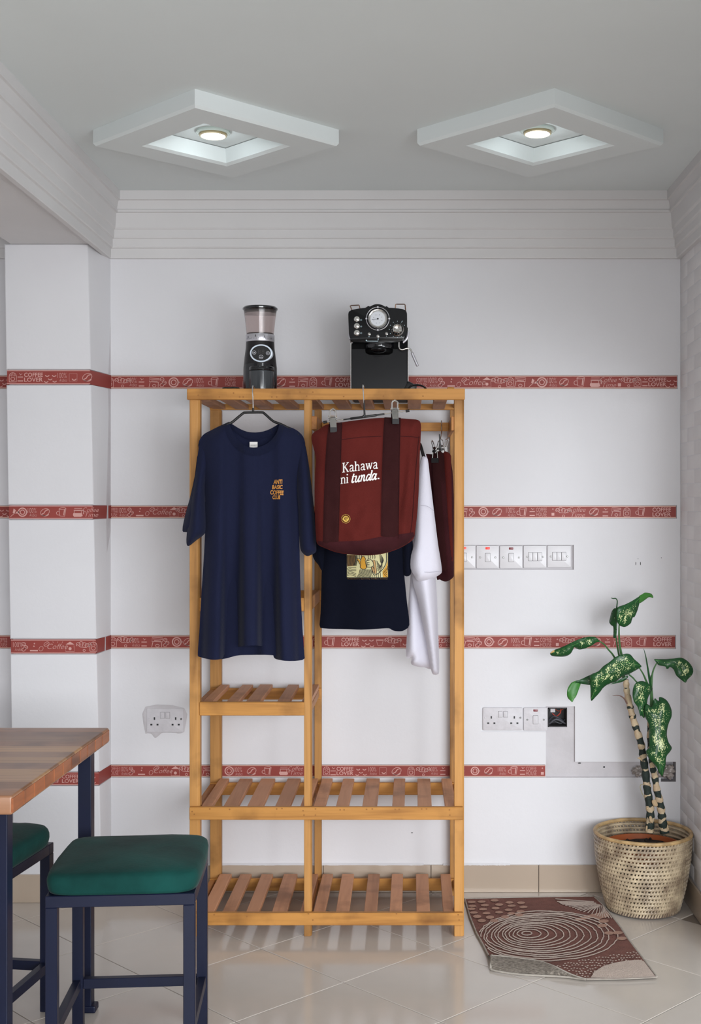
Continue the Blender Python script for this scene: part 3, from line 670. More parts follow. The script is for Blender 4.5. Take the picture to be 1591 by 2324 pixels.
# clothes bar holder in the right bay
bar('side_rail', PM1-0.001, PM1+0.017, RF+0.006, RB-0.04, zf(975), zf(944), WY)
bar('side_rail', PR0-0.010, PR0+0.001, RF+0.006, RB-0.04, zf(977), zf(944), WY)
bar('hanging_bar', PM1+0.0175, PR0-0.0105, -0.245, -0.218, ZW(978.5, -0.23), ZW(959.5, -0.23), WX)
def slats(lst, zt, m=SL, y0=RF+0.0005, y1=RB-0.0348):
    for a, b in lst:
        bm = B(); j = random.uniform(-.0015, .0015); dx = random.uniform(-.003, .003)
        vs = box(bm, px0(a), px0(b), y0, y1, zt-SH+0.002+j*.4, zt-0.0005+j*.4, 0.0012)
        for v in bm.verts:
            if v.co.y > -0.2: v.co.x += dx
        obj('slat', bm, m, rack)
slats([(473-18, 493-8), (504, 532), (558, 587), (617, 651), (681, 699), (711, 737), (762, 792), (826, 855), (884, 912), (945, 976), (1006, 1031)], zf(2069.5))
slats([(456, 479), (506, 538), (560, 595), (624, 657), (681, 700), (711, 737), (762, 790), (822, 855), (890, 918), (948, 980), (1011, 1036)], zf(1830.5))
slats([(455, 478), (510, 537), (555, 587), (626, 653), (682, 702)], zf(1595.5), y0=RF+0.0225)
slats([(440, 470), (498, 530), (556, 590), (622, 655), (690, 718), (752, 785), (812, 842), (868, 900), (925, 957), (985, 1015)], ztop-0.019, y1=RB-0.053)
# nail heads on the front rails
M_nail = mat('nail_hole', (150, 98, 44), 0.7)
bm = B()
for x, y in [(436, 1842), (441, 1848), (476, 1836), (521, 1837), (628, 1836), (640, 1835), (688, 1840), (690, 1850), (716, 1836), (716, 1850), (772, 1838), (781, 1838), (832, 1837), (845, 1836), (897, 1837), (906, 1837), (957, 1836), (968, 1836), (1020, 1838), (1021, 1850), (450, 897), (498, 901), (544, 901), (552, 901), (617, 901), (628, 901), (681, 890), (710, 890), (696, 899), (780, 900), (870, 899), (960, 899), (530, 892), (700, 2074), (710, 2088), (1040, 2076), (1042, 2088), (486, 2076), (560, 2080), (900, 2074)]:
    fillpoly(bm, circ(x, y, 2.0, 1.7, 8), lambda u, v: W(u, v, RF-E-0.0167))
obj('nail_heads', bm, M_nail, rack, normals=False)
# knots on the top
for x, w in ((516, 12), (690, 14), (1022, 16)): pass
bm = B(); a = W(1008, 883, RF)
box(bm, px0(1016), px0(1033), -0.40, -0.36, ztop-0.0005, ztop+0.012, 0.003); obj('wood_offcut', bm, WX, rack)
# ---------------------------------------------------------------- garments: hanger helper
def hook(bm, x, ybot, Y, yrail, rail_top, rail_Y, r=0.0021, xt=None):
    """wire hook from (x, ybot) at depth Y up and over a rail whose top is rail_top at depth rail_Y"""
    b = W(x, ybot, Y); xt = b.x if xt is None else xt; zt = rail_top+0.004; sg = 1 if rail_Y > Y else -1
    pts = [b, Vector((b.x*.5+xt*.5, Y, (b.z+zt)/2)), Vector((xt, Y, zt-0.016)), Vector((xt, Y+sg*0.006, zt)), Vector((xt, (Y+rail_Y)/2, zt+0.005)), Vector((xt, rail_Y+sg*0.004, zt)), Vector((xt, rail_Y+sg*0.007, zt-0.018))]
    tube(bm, smoothpath(pts, 5), r, 8)
# ---------------------------------------------------------------- navy T-shirt on the front rail
YS = -0.505
shirt = thing('t_shirt', W(575, 1495, YS), 'navy blue T-shirt with small orange club lettering, hanging in front of the left bay', 't-shirt')
bodyL = [(520, 957), (500, 966), (478, 977), (460, 988), (450, 1010), (458, 1050), (462, 1090), (465, 1120), (466, 1180), (463, 1258), (458, 1333), (453, 1424), (449, 1480), (450, 1490)]
hemF = [(463, 1494), (479, 1497), (494, 1497), (505, 1494), (511, 1483), (530, 1472), (550, 1467), (575, 1465), (600, 1467), (614, 1472), (619, 1482), (623, 1494), (636, 1498), (650, 1500), (670, 1500), (686, 1498)]
bodyR = [(692, 1494), (690, 1474), (686, 1416), (682, 1333), (680, 1250), (678, 1180), (676, 1120), (678, 1080), (688, 1040), (693, 1012), (688, 991), (673, 976), (652, 967), (634, 960)]
neckF = [(633, 966), (628, 982), (618, 996), (607, 1006), (592, 1013), (576, 1016), (560, 1013), (546, 1004), (535, 992), (527, 978), (522, 966)]
neckB = [(628, 965), (614, 973), (598, 979), (580, 981.5), (562, 980), (546, 974), (534, 967), (526, 962)]
def foldS(x, y):
    g = max(0, min(1, (y-1080)/400.0)); a = 0.008+0.044*g
    xx = 568+(x-568)*(1+0.10*(1-g))
    s = math.tanh(1.9*math.cos(2*PI*(xx-568)/86.0))
    return a*s*(0.75+0.25*math.cos((x-568)/60)) + 0.006*math.exp(-((x-500-(y-1000)*.03)/18)**2)*(1-g)
def YfS(x, y, d):
    e = 1-math.exp(-d/16.0); return YS-e*(0.030+foldS(x, y))-0.004*noise.noise(Vector((x*.02, y*.012, 3)))*e
def YbS(x, y, d):
    e = 1-math.exp(-d/16.0); return YS+e*(0.010+0.3*foldS(x, y))
side = [[Vector(p) for p in bodyL], [Vector(p) for p in bodyR]]
bm = B(); panel(bm, crv(bodyL, 3, False)+crv(hemF, 3, False)+crv(bodyR, 3, False)+crv(neckF, 2, False), 6.5, YfS, side)
hemB = [(463, 1492), (504, 1496), (537, 1488), (566, 1486.5), (618, 1487), (650, 1494), (686, 1496)]
panel(bm, crv(bodyL, 3, False)+crv(hemB, 3, False)+crv(bodyR, 3, False)+crv(neckB, 2, False), 9, YbS, side)
obj('body', bm, M_navy, shirt, 'all')
for pts, back in (([(462, 1006), (453, 1008), (448, 1040), (442, 1086), (437, 1119), (431, 1160), (425, 1200), (423, 1232), (429, 1239), (446, 1226), (462, 1214), (467, 1200), (466, 1150), (465, 1100), (470, 1050), (470, 1020)], False),
                  ([(450, 1030), (442, 1080), (431, 1130), (420, 1170), (414, 1204), (424, 1208), (445, 1214), (458, 1180), (462, 1100)], True),
                  ([(684, 1004), (692, 1008), (698, 1036), (704, 1077), (709, 1119), (713, 1160), (716, 1202), (718, 1240), (717, 1253), (707, 1259), (697, 1262), (688, 1256), (682, 1246), (679, 1214), (677, 1160), (674, 1110), (674, 1060), (678, 1020)], False)):
    off = 0.022 if back else 0.0
    bm = B(); pc = crv(pts, 3)
    fs = lambda x, y, d: YS+off-0.004-(0.004+0.040*max(0, min(1, (y-1004)/90)))*(1-math.exp(-d/9))-0.005*math.sin((x-y*.12)/9)*(1-math.exp(-d/6))
    panel(bm, pc, 5, fs); panel(bm, pc, 7, lambda x, y, d: YS+off-0.006+0.012*(1-math.exp(-d/9)))
    obj('sleeve', bm, M_navy, shirt, 'all')
def strip2(bm, A, Bc, Yf, off, n=40):
    A = resample([Vector(p) for p in A], 3, False); Bc = resample([Vector(p) for p in Bc], 3, False); pa = []; pb = []
    for i in range(n+1):
        t = i/n; pa.append(A[round(t*(len(A)-1))]); pb.append(Bc[round(t*(len(Bc)-1))])
    R = []
    for i in range(n+1):
        R.append([bm.verts.new(W(*(pa[i].lerp(pb[i], k/4)), Yf(*(pa[i].lerp(pb[i], k/4)), 60)-off*math.sin(PI*k/4)-0.0012)) for k in range(5)])
    for i in range(n):
        for k in range(4): bm.faces.new((R[i][k], R[i+1][k], R[i+1][k+1], R[i][k+1]))
YcS = lambda x, y, d: YfS(x, y, min(edged(Vector((x, y)), side), 60)) 
ribO = [(646, 963), (641, 984), (632, 1003), (616, 1022), (597, 1032), (577, 1035), (556, 1031), (538, 1020), (522, 1002), (514, 984), (509, 962)]
bm = B(); strip2(bm, crv(neckF, 4, False), crv(ribO, 4, False), YcS, 0.003); obj('collar', bm, M_rib, shirt, 'all')
bm = B(); strip2(bm, crv(neckB, 4, False), crv([(632, 974), (616, 988), (598, 995), (580, 998), (562, 996), (544, 988), (528, 976), (522, 966)], 4, False), lambda x, y, d: YS+0.006, 0.002); obj('collar', bm, M_rib, shirt, 'all')
bm = B(); Ml = lambda u, v, dy=0.0: W(u, v, YS+0.002+dy); fillpoly(bm, [(566.5, 1003), (584.5, 1003), (584.5, 1018), (566.5, 1018)], Ml)
lb = obj('neck_label', bm, M_white, shirt, label='small white neck label')
bm = B(); text(bm, 'JHANKT', 568.5, 583, 1009, 1012.5, lambda u, v: Ml(u, v, -0.0006)); obj('lettering', bm, M_ink, lb, normals=False)
MS = lambda u, v: W(u, v, YcS(u, v, 60)-0.0018)
bm = B()
for s, x0, x1, y0, y1, sl in (('ANTI', 620.5, 641, 1089, 1099, -1), ('BASIC', 617.5, 641.5, 1101, 1110.5, -.5), ('COFFEE', 613.5, 644, 1112, 1122.5, 1.5), ('CLUB', 618.5, 636, 1124, 1133, 0)):
    text(bm, s, x0, x1, y0, y1, MS, 0.035, 0.12, sl)
obj('lettering', bm, M_orange, shirt, normals=False, label='orange wavy block lettering')
hg = thing('clothes_hanger', W(575, 961, YS), 'slim black hanger with steel hook carrying the navy T-shirt on the top rail', 'hanger', 'hangers on the rack')
bm = B(); hp = [(468, 988), (490, 976), (512, 965), (524, 960), (531, 955), (551, 938.5), (557, 936.5), (575, 936), (594, 936), (600, 938.5), (615, 952), (624, 958), (636, 962), (655, 972), (678, 988)]
tube(bm, smoothpath([W(x, y, YS-0.002) for x, y in hp], 3), 0.0042, 10); tube(bm, [W(574.5, 936, YS), W(574.5, 926, YS)], 0.0035, 10); obj('shoulder_bar', bm, M_black, hg, True)
bm = B(); hook(bm, 575, 930, YS, 0, ztop, -0.456, xt=XW(573, YS)); obj('hook', bm, M_steel, hg, True)
# ---------------------------------------------------------------- maroon tote bag
YB = -0.56
bag = thing('tote_bag', W(830, 1259, YB), 'maroon canvas tote bag printed with white words, clipped in front of the right bay', 'bag')
BO = [(740, 964), (765, 960), (800, 955), (840, 950), (873, 948), (905, 949), (930, 951), (948, 953), (955, 962), (955, 990), (953, 1030), (952, 1061), (950, 1119), (947, 1165), (943, 1200), (939, 1222), (925, 1234), (905, 1245), (880, 1254), (856, 1259), (830, 1260.5), (800, 1259), (765, 1254), (740, 1245), (721, 1235), (717, 1215), (715, 1170), (714, 1119), (715, 1075), (717, 1044), (713, 1022), (708, 1003), (707, 990), (713, 981), (725, 974)]
def Ybag(x, y, d):
    e = 1-math.exp(-d/15.0); t = (y-950)/300.0
    w = 0.006*math.sin((x-y*.25)/26.0)+0.008*noise.noise(Vector((x*.014, y*.01, 1)))+0.004*noise.noise(Vector((x*.05, y*.03, 5)))
    f = 0.010*math.exp(-((x-925+(y-1000)*.12)/7.0)**2)*max(0, min(1, (y-1000)/80)) - 0.008*math.exp(-((x-936+(y-1000)*.08)/6.0)**2)
    return YB-e*(0.030+0.022*t+w*(.5+t))+f*e
BOc = crv(BO, 3); BL = [[Vector(p) for p in BOc]+[Vector(BOc[0])]]
bm = B(); panel(bm, BOc, 6, Ybag); panel(bm, BOc, 10, lambda x, y, d: YB+0.022*(1-math.exp(-d/15))); obj('body', bm, M_maroon, bag, 'all')
def YB2(u, v): return Ybag(u, v, edged(Vector((u, v)), BL))
for pl in ([(747, 962), (776, 958), (774, 1030), (771, 1120), (768, 1229), (733, 1236), (735, 1150), (738, 1060), (742, 1000)], [(873, 947), (909, 948), (907, 1030), (906, 1120), (904, 1222), (865, 1217), (866, 1130), (868, 1050), (870, 990)]):
    bm = B(); pc = crv(pl[:2], 1, False); lines = [[Vector(p) for p in pl]+[Vector(pl[0])]]
    panel(bm, pl, 6, lambda x, y, d: YB2(x, y)-0.0015-0.0025*min(1, d/2.0)); obj('handle_strap', bm, M_maroon_d, bag, 'all')
    bm = B()
    for q in (pl[1:5], pl[5:]+[pl[0]]): ribbon(bm, [tuple(p) for p in resample([Vector(p) for p in q], 8, False)], 1.0, lambda u, v: W(u, v, YB2(u, v)-0.0046))
    obj('stitching', bm, M_maroon_d, bag, normals=False)
bm = B(); bp = [(721, 1228), (769, 1229), (820, 1227), (865, 1218), (905, 1213), (938, 1208), (941, 1216), (925, 1233), (905, 1244), (880, 1253), (856, 1258), (830, 1259.5), (800, 1258), (765, 1253), (740, 1244), (722, 1235)]
panel(bm, bp, 6, lambda x, y, d: YB2(x, y)-0.001-0.002*min(1, d/2)); obj('base_panel', bm, M_plum, bag, 'all')
bm = B()
for q in ([(765, 999), (820, 992), (866, 990)], [(909, 990), (935, 991), (953, 994)], [(951, 990), (946, 1040), (941, 1100), (936, 1180), (930, 1222)]):
    ribbon(bm, [tuple(p) for p in resample([Vector(p) for p in q], 6, False)], 1.2, lambda u, v: W(u, v, YB2(u, v)-0.0012))
obj('seam', bm, M_maroon_d, bag, normals=False)
# words, drawn as serif letter strokes
MB = lambda u, v: W(u, v, YB2(u, v)-0.0016)
GL_ = {  # strokes in unit x-height: (points, width)
 'K': (1.18, [([(.22, 0), (.22, 1.5)], .2), ([(.95, 1.45), (.25, .68)], .1), ([(.42, .85), (.95, .05)], .2), ([(0, .04), (.46, .04)], .09), ([(0, 1.46), (.46, 1.46)], .09), ([(.72, 1.46), (1.1, 1.46)], .09), ([(.74, .04), (1.16, .04)], .09)]),
 'a': (.86, [([(.12, .78), (.22, .93), (.42, .97), (.58, .85), (.6, .6), (.6, .1), (.7, .04), (.82, .1)], .16), ([(.6, .58), (.3, .5), (.12, .32), (.14, .12), (.32, .03), (.5, .12), (.6, .25)], .12)]),
 'h': (1.02, [([(.2, 0), (.2, 1.5)], .18), ([(.2, .75), (.4, .93), (.62, .9), (.74, .7), (.74, 0)], .15), ([(0, .04), (.4, .04)], .09), ([(.56, .04), (.94, .04)], .09), ([(0, 1.46), (.22, 1.46)], .09)]),
 'w': (1.26, [([(.14, .95), (.38, .04)], .17), ([(.38, .04), (.62, .9)], .1), ([(.6, .95), (.84, .04)], .17), ([(.84, .04), (1.08, .95)], .1), ([(0, .95), (.32, .95)], .09), ([(.46, .95), (.74, .95)], .08), ([(.94, .95), (1.2, .95)], .09)]),
 'n': (1.02, [([(.2, 0), (.2, .95)], .18), ([(.2, .75), (.4, .93), (.62, .9), (.74, .7), (.74, 0)], .15), ([(0, .04), (.4, .04)], .09), ([(.56, .04), (.94, .04)], .09), ([(0, .92), (.22, .92)], .09)]),
 'i': (.46, [([(.2, 0), (.2, .95)], .18), ([(0, .04), (.4, .04)], .09), ([(0, .92), (.22, .92)], .09), ([(.19, 1.22), (.21, 1.42)], .2)]),
 't': (.62, [([(.36, 1.35), (.2, .3), (.24, .08), (.4, .04), (.54, .2)], .2), ([(.08, .92), (.6, .92)], .11)]),
 'u': (1.0, [([(.05, .8), (.16, .94), (.26, .85), (.16, .3), (.2, .08), (.36, .05), (.55, .2), (.7, .5)], .19), ([(.82, .95), (.7, .3), (.72, .08), (.84, .05), (.96, .2)], .2)]),
 'N': (1.02, [([(.04, .8), (.16, .94), (.26, .85), (.14, 0)], .19), ([(.2, .5), (.4, .85), (.6, .95), (.7, .8), (.64, .3), (.68, .08), (.8, .05), (.94, .2)], .19)]),
 'd': (.96, [([(.66, .8), (.45, .95), (.22, .8), (.08, .45), (.14, .12), (.3, .04), (.5, .2), (.64, .5)], .18), ([(.95, 1.5), (.72, .3), (.74, .08), (.84, .05), (.96, .18)], .2), ([(.74, 1.48), (.95, 1.48)], .09)]),
 'A': (.98, [([(.68, .8), (.47, .95), (.24, .8), (.1, .45), (.16, .12), (.32, .04), (.5, .2), (.66, .55)], .18), ([(.82, .95), (.7, .3), (.73, .08), (.83, .05), (.95, .2)], .2)]),
 '.': (.42, [([(.26, .02), (.26, .22)], .26)]), ' ': (.36, [])}
def serif(bm, s, x0, x1, ybase, slope, xh, M, ital=0.0):
    tot = sum(GL_[c][0] for c in s); k = (x1-x0)/tot; cur = 0
    for c in s:
        wd_, st = GL_[c]; it = 0.16 if c in 'tuNdA' else 0.0
        for pts, w in st:
            q = []
            for a, b in pts:
                ux = (cur+a+it*b-(it*.5))*k; q.append((x0+ux, ybase+slope*ux/(x1-x0)-b*xh))
            ribbon(bm, [tuple(p) for p in (crv(q, 4, False) if len(q) > 2 else q)], w*xh*1.05, M)
        cur += wd_
bm = B(); serif(bm, 'Kahawa', 777, 858, 1072.5, -9.5, 14.5, MB); serif(bm, 'ni', 773, 791.5, 1098.5, -2.5, 14.5, MB); serif(bm, 'tuNdA.', 797, 861, 1096, -8.5, 14.8, MB)
obj('lettering', bm, M_white, bag, normals=False, label='white serif lettering')
bm = B(); fillpoly(bm, circ(785, 1177.5, 6.8, n=24), MB); ribbon(bm, circ(785, 1177.5, 9.7, n=24, a0=-70, a1=170), .7, MB)
for a in range(185, 290, 12): q = circ(785, 1177.5, 9.7, n=1, a0=a, a1=a+6); ribbon(bm, q, 1.5, MB)
fillpoly(bm, [(779, 1176), (776.5, 1178), (779, 1180)], MB)
em = obj('emblem', bm, M_gold, bag, normals=False, label='round yellow letter e emblem')
bm = B(); ribbon(bm, [(781.5, 1178), (788.5, 1176.5)]+circ(785.5, 1177, 3.4, n=10, a0=-10, a1=-310), 1.3, lambda u, v: W(u, v, YB2(u, v)-0.0021)); obj('letter', bm, M_maroon, em, normals=False)
# clip hanger of the bag
M_rubber = mat('black_rubber', (22, 20, 22), 0.6)
def clip(bm, bmr, x, y, Y, s=1.0, yaw=0.0, jd=.030):
    R_ = Matrix.Rotation(yaw, 3, 'Z')
    c = W(x, y, Y)
    def q(dx, dy, dz): return c+R_ @ Vector((dx*s, dy*s, dz*s))
    for sg in (-1, 1):
        tube(bm, [q(-.009, sg*.012, .022), q(-.009, sg*.006, 0), q(-.008, sg*jd, -.034)], .0018, 6)
        tube(bm, [q(.009, sg*.012, .022), q(.009, sg*.006, 0), q(.008, sg*jd, -.034)], .0018, 6)
        tube(bm, [q(-.009, sg*.012, .022), q(0, sg*.014, .028), q(.009, sg*.012, .022)], .0022, 6)
        m = bmesh.ops.create_cube(bm, size=1)
        for v in m['verts']: v.co = q(v.co.x*.014, sg*(.006+(jd-.006)*(.5-v.co.z))+v.co.y*.0015, -.016+v.co.z*.032)
    tube(bm, [q(-.014, 0, .002), q(.014, 0, .002)], .004, 8)
    m = bmesh.ops.create_cube(bmr, size=1)
    for v in m['verts']: v.co = q(v.co.x*.021, v.co.y*2*(jd+.003), -.040+v.co.z*.016)
def cliphanger(label, xa, ya, xb, yb, xc, yc, Y, clips, hookf, Yb=None, jd=.030):
    t = thing('clip_hanger', W(xc, yc, Y), label, 'hanger', 'hangers on the rack')
    A = W(xa, ya, Y); Bp = W(xb, yb, Y if Yb is None else Yb); bm = B(); tube(bm, [A, Bp], 0.0018, 8); obj('rod', bm, M_steel, t, True)
    bm = B(); tube(bm, [A.lerp(Bp, .22), A.lerp(Bp, .30), A.lerp(Bp, .31), A.lerp(Bp, .62), A.lerp(Bp, .63), A.lerp(Bp, .72)], [.0022, .0022, .0038, .0038, .0028, .0028], 10)
    c = W(xc, yc, Y); m = A.lerp(Bp, .46); tube(bm, [m, c, c+Vector((-.002, 0, .045))], [.0045, .0032, .0022], 8)
    obj('crossbar', bm, M_black, t, True)
    for e in (A, Bp): 
        bm = B(); dv = (Bp-A).normalized()*.006; tube(bm, [e-dv, e+dv], .0045, 10); obj('end_cap', bm, M_black, t, True)
    for x, y, yaw in clips:
        f = (x-xa)/(xb-xa) if abs(xb-xa) > 1 else .5
        bm = B(); br = B(); clip(bm, br, x, y, (Y+((Y if Yb is None else Yb)-Y)*f), 1.0, yaw, jd); o = obj('clip', bm, M_steel, t, True); obj('clip_jaw', br, M_rubber, o)
    bm = B(); hookf(bm); obj('hook', bm, M_steel, t, True)
cliphanger('thin telescopic clip hanger tilted above the maroon tote, steel hook on the top rail', 738, 958, 925, 932.5, 827.5, 941, YB, [(755, 948, .15), (896, 929, .1)], lambda bm: hook(bm, 826, 918, YB, 0, ztop, -0.456, xt=XW(824, YB)))
# ---------------------------------------------------------------- dark navy printed T-shirt behind the bag
Y2 = -0.34
s2 = thing('t_shirt', W(825, 1425, Y2), 'dark navy T-shirt with a cream coffee pot picture, partly hidden behind the maroon tote', 't-shirt')
B2L = [(800, 990), (770, 1003), (746, 1020), (738, 1060), (734, 1200), (730, 1300), (728, 1380), (725, 1418)]
B2H = [(727, 1425), (745, 1427), (792, 1428), (820, 1429), (860, 1427), (882, 1426), (890, 1430), (899, 1432.5), (914, 1432), (926, 1425)]
B2R = [(929, 1418), (928, 1400), (924, 1369), (920, 1330), (917, 1290), (916, 1200), (914, 1060), (908, 1025), (885, 1006), (850, 990)]
side2 = [[Vector(p) for p in B2L], [Vector(p) for p in B2R]]
def Y2f(x, y, d): return Y2-(1-math.exp(-d/14.))*(0.028+0.012*((y-1000)/400)*math.cos((x-840)/24.)+0.004*noise.noise(Vector((x*.03, y*.02, 9))))
n2 = [(850, 990), (840, 1004), (825, 1009), (810, 1004), (800, 990)]
bm = B(); o2 = crv(B2L, 3, False)+crv(B2H, 3, False)+crv(B2R, 3, False)+crv(n2, 2, False)[1:-1]
panel(bm, o2, 7, Y2f, side2); panel(bm, o2, 11, lambda x, y, d: Y2+.02*(1-math.exp(-d/14)), side2); obj('body', bm, M_navy2, s2, 'all')
for pts in ([(748, 1016), (730, 1060), (718, 1130), (710, 1200), (709, 1250), (712, 1268), (722, 1281), (733, 1294), (738, 1240), (740, 1100)], [(906, 1018), (918, 1060), (928, 1130), (934, 1200), (937, 1240), (934, 1281), (932, 1304), (919, 1307), (915, 1290), (912, 1200), (910, 1080)]):
    bm = B(); pc = crv(pts, 3); panel(bm, pc, 6, lambda x, y, d: Y2-.004-.022*(1-math.exp(-d/8))); panel(bm, pc, 9, lambda x, y, d: Y2+.012*(1-math.exp(-d/8))); obj('sleeve', bm, M_navy2, s2, 'all')
side2e = side2
def M2(o): return lambda u, v: W(u, v, Y2f(u, v, edged(Vector((u, v)), side2e))-o)
def gridfill(bm, x0, x1, y0, y1, M, nx=12, ny=10, mi=0):
    g = [[bm.verts.new(M(x0+(x1-x0)*i/nx, y0+(y1-y0)*j/ny)) for i in range(nx+1)] for j in range(ny+1)]
    for j in range(ny):
        for i in range(nx): f = bm.faces.new((g[j][i], g[j][i+1], g[j+1][i+1], g[j+1][i])); f.material_index = mi
bm = B(); MA = M2(.0012); MK = M2(.0020); MC = M2(.0026); MD = M2(.0032)
def zp(x, y): return (770+x*.08171, 1240+y*.08174)   # picture coordinates of the print
gridfill(bm, 787, 881, 1205, 1310.5, MA)
def Zl(l): return [zp(*p) for p in l]
# ochre corner, brown corner
fillpoly(bm, Zl([(1200, 700), (1290, 560), (1340, 400), (1345, 860), (1215, 860)]), MK, 3); fillpoly(bm, Zl([(200, 240), (450, 240), (450, 500), (380, 545), (220, 560)]), MK, 5)
def ink(l, w=16, k=4): ribbon(bm, [tuple(p) for p in (crv(Zl(l), k, False) if len(l) > 2 else Zl(l))], w*.0817, MC, mi=1)
for i in range(13):
    x = 520+i*33
    if x < 900: ink([(x+60-i*3, 640), (x+30-i*2, 760), (x-30+i*1.5, 860)], 14)
for i in range(5): ink([(920+i*55, 800-i*20), (915+i*58, 860)], 14)
for i in range(9):
    x = 490+i*62
    if x < 620 or x > 740: ink([(x, 240), (x+8, 290), (x+2, 345)], 14)
for i in range(6): ink([(1110+i*5, 210+i*40), (1170+i*2, 260+i*45), (1215-i*6, 340+i*40), (1240-i*30, 420+i*38)], 15)
for i in range(6): ink([(1040+i*4, 400+i*50), (1090+i*3, 480+i*42), (1150, 560+i*26), (1210-i*14, 570+i*22)], 14)
ink([(1310, 180), (1310, 420), (1240, 590), (1120, 720), (990, 795), (930, 740), (895, 590)], 18)
for i in range(6): ink([(1215+i*28, 700-i*30), (1260+i*26, 790-i*30), (1330, 850-i*60)], 12)
for i in range(6): ink([(220, 620+i*40), (290, 580+i*42), (360, 590+i*42), (470, 590+i*42 if i < 3 else 640+i*40)], 13)
for i in range(4): ink([(430+i*22, 250), (440+i*20, 400), (400+i*22, 545)], 13)
for i in range(5): ink([(230+i*40, 260), (240+i*40, 400), (225+i*40, 530)], 11)
pot = [(600, 390), (585, 560), (580, 590), (640, 630), (720, 630), (760, 590), (750, 540), (720, 390), (735, 350), (700, 300), (690, 275), (640, 275), (628, 300), (605, 350)]
fillpoly(bm, Zl(pot), MC, 2); ribbon(bm, Zl(pot), 1.2, MD, True, 1)
fillpoly(bm, Zl([(640, 400), (625, 545), (700, 550), (705, 400)]), MD, 3)
ribbon(bm, Zl([(590, 480), (560, 400), (500, 350)]), 3.2, MC, mi=2); ribbon(bm, Zl([(570, 500), (540, 430), (500, 370)]), 1.2, MD, mi=1); ribbon(bm, Zl([(610, 390), (580, 345), (500, 340)]), 1.0, MD, mi=1)
hand = [(760, 400), (820, 345), (880, 370), (940, 430), (955, 530), (900, 570), (830, 590), (775, 575), (765, 540), (775, 480)]
fillpoly(bm, Zl(hand), MC, 0); ribbon(bm, Zl(hand), 1.2, MD, True, 1)
for yy in (395, 450, 500, 545): ribbon(bm, Zl([(770, yy), (840, yy+3)]), 1.2, MD, mi=1)
fillpoly(bm, Zl([(930, 390), (990, 380), (1010, 470), (1040, 680), (1030, 760), (985, 760), (960, 540)]), MC, 4); ribbon(bm, Zl([(930, 390), (990, 380), (1010, 470), (1040, 680), (1030, 760), (985, 760), (960, 540)]), 1.0, MD, True, 1)
fillpoly(bm, Zl([(895, 580), (940, 560), (985, 700), (980, 760), (930, 700)]), MC, 4); ribbon(bm, Zl([(895, 580), (940, 560), (985, 700), (980, 760), (930, 700)]), 1.0, MD, True, 1)
ribbon(bm, [(787, 1205), (787, 1310.5), (881, 1310.5), (881, 1205)], 1.0, MC, mi=1)
pr = obj('printed_picture', bm, [M_cream, M_ink, M_gold2, M_gold2, M_tan, M_brownp], s2, normals=False, label='cream and ochre line drawing of a hand with a coffee pot')
bm = B(); text(bm, "Robinson's Specialty Coffee Society", 789, 880, 1311.8, 1315.5, MK); obj('lettering', bm, M_brownp, s2, normals=False)
h2 = thing('clothes_hanger', W(825, 1000, Y2), 'black hanger holding the dark navy printed T-shirt, behind the maroon tote', 'hanger', 'hangers on the rack')
bm = B(); tube(bm, smoothpath([W(x, y, Y2) for x, y in ((760, 1014), (800, 992), (818, 984), (834, 984), (852, 992), (892, 1014))], 3), .0042, 8); obj('shoulder_bar', bm, M_black, h2, True)
bm = B(); bt = ZW(959.5, -0.23); tube(bm, smoothpath([W(826, 984, Y2), W(826, 970, Y2+.02), Vector((XW(826, Y2), -.262, bt-.002)), Vector((XW(826, Y2), -.25, bt+.006)), Vector((XW(826, Y2), -.228, bt+.006)), Vector((XW(826, Y2), -.212, bt-.006))], 4), .002, 8); obj('hook', bm, M_steel, h2, True)
# ---------------------------------------------------------------- white T-shirt, turned edge-on
Y3 = -0.31
s3 = thing('t_shirt', W(960, 1525, Y3), 'white T-shirt hanging edge-on between the maroon tote and the plum tote', 't-shirt')
def pil3(name, pts, Yc, t, w=9, fold=0.0, per=11.0, sl=0.0, step=6, m=M_whitecl, parent=s3, ph=0.0):
    bm = B(); pc = crv(pts, 3)
    panel(bm, pc, step, lambda x, y, d: Yc+sl*(x-960)-(1-math.exp(-d/w))*(t+fold*math.sin((x-(y-1300)*.11+ph)/per)))
    panel(bm, pc, step+3, lambda x, y, d: Yc+sl*(x-960)+(1-math.exp(-d/w))*t)
    return obj(name, bm, m, parent, 'all')
pil3('back_panel', [(952, 1060), (960, 1055), (975, 1300), (985, 1500), (962, 1514), (934, 1508), (934, 1493), (922, 1490), (924, 1430), (927, 1370), (932, 1300), (940, 1180)], Y3+.05, .03, 8, .012, 8)
pil3('front_panel', [(958, 1045), (970, 1042), (980, 1180), (987, 1290), (992, 1358), (995, 1444), (997, 1520), (993, 1530), (986, 1531), (980, 1526), (974, 1495), (962, 1430), (948, 1360), (936, 1312), (940, 1240), (948, 1130)], Y3, .035, 8, .010, 9, ph=14)
pil3('sleeve', [(958, 1038), (965, 1037), (971, 1043), (976, 1085), (985, 1160), (994, 1233), (1000, 1270), (1003, 1296), (998, 1304), (985, 1311), (961, 1318), (947, 1317), (940, 1306), (932, 1290), (933, 1260), (942, 1224), (947, 1129), (951, 1070)], Y3-.045, .03, 8, .008, 10, ph=5)
bm = B(); ribbon(bm, [(951, 1297.5), (975, 1299), (1001, 1296.5)], .8, lambda u, v: W(u, v, Y3-.076)); ribbon(bm, [tuple(p) for p in crv([(955, 1147), (970, 1149), (984, 1159)], 4, False)], .8, lambda u, v: W(u, v, Y3-.08)); obj('seam', bm, mat('white_seam', (170, 168, 184), .9), s3, normals=False)
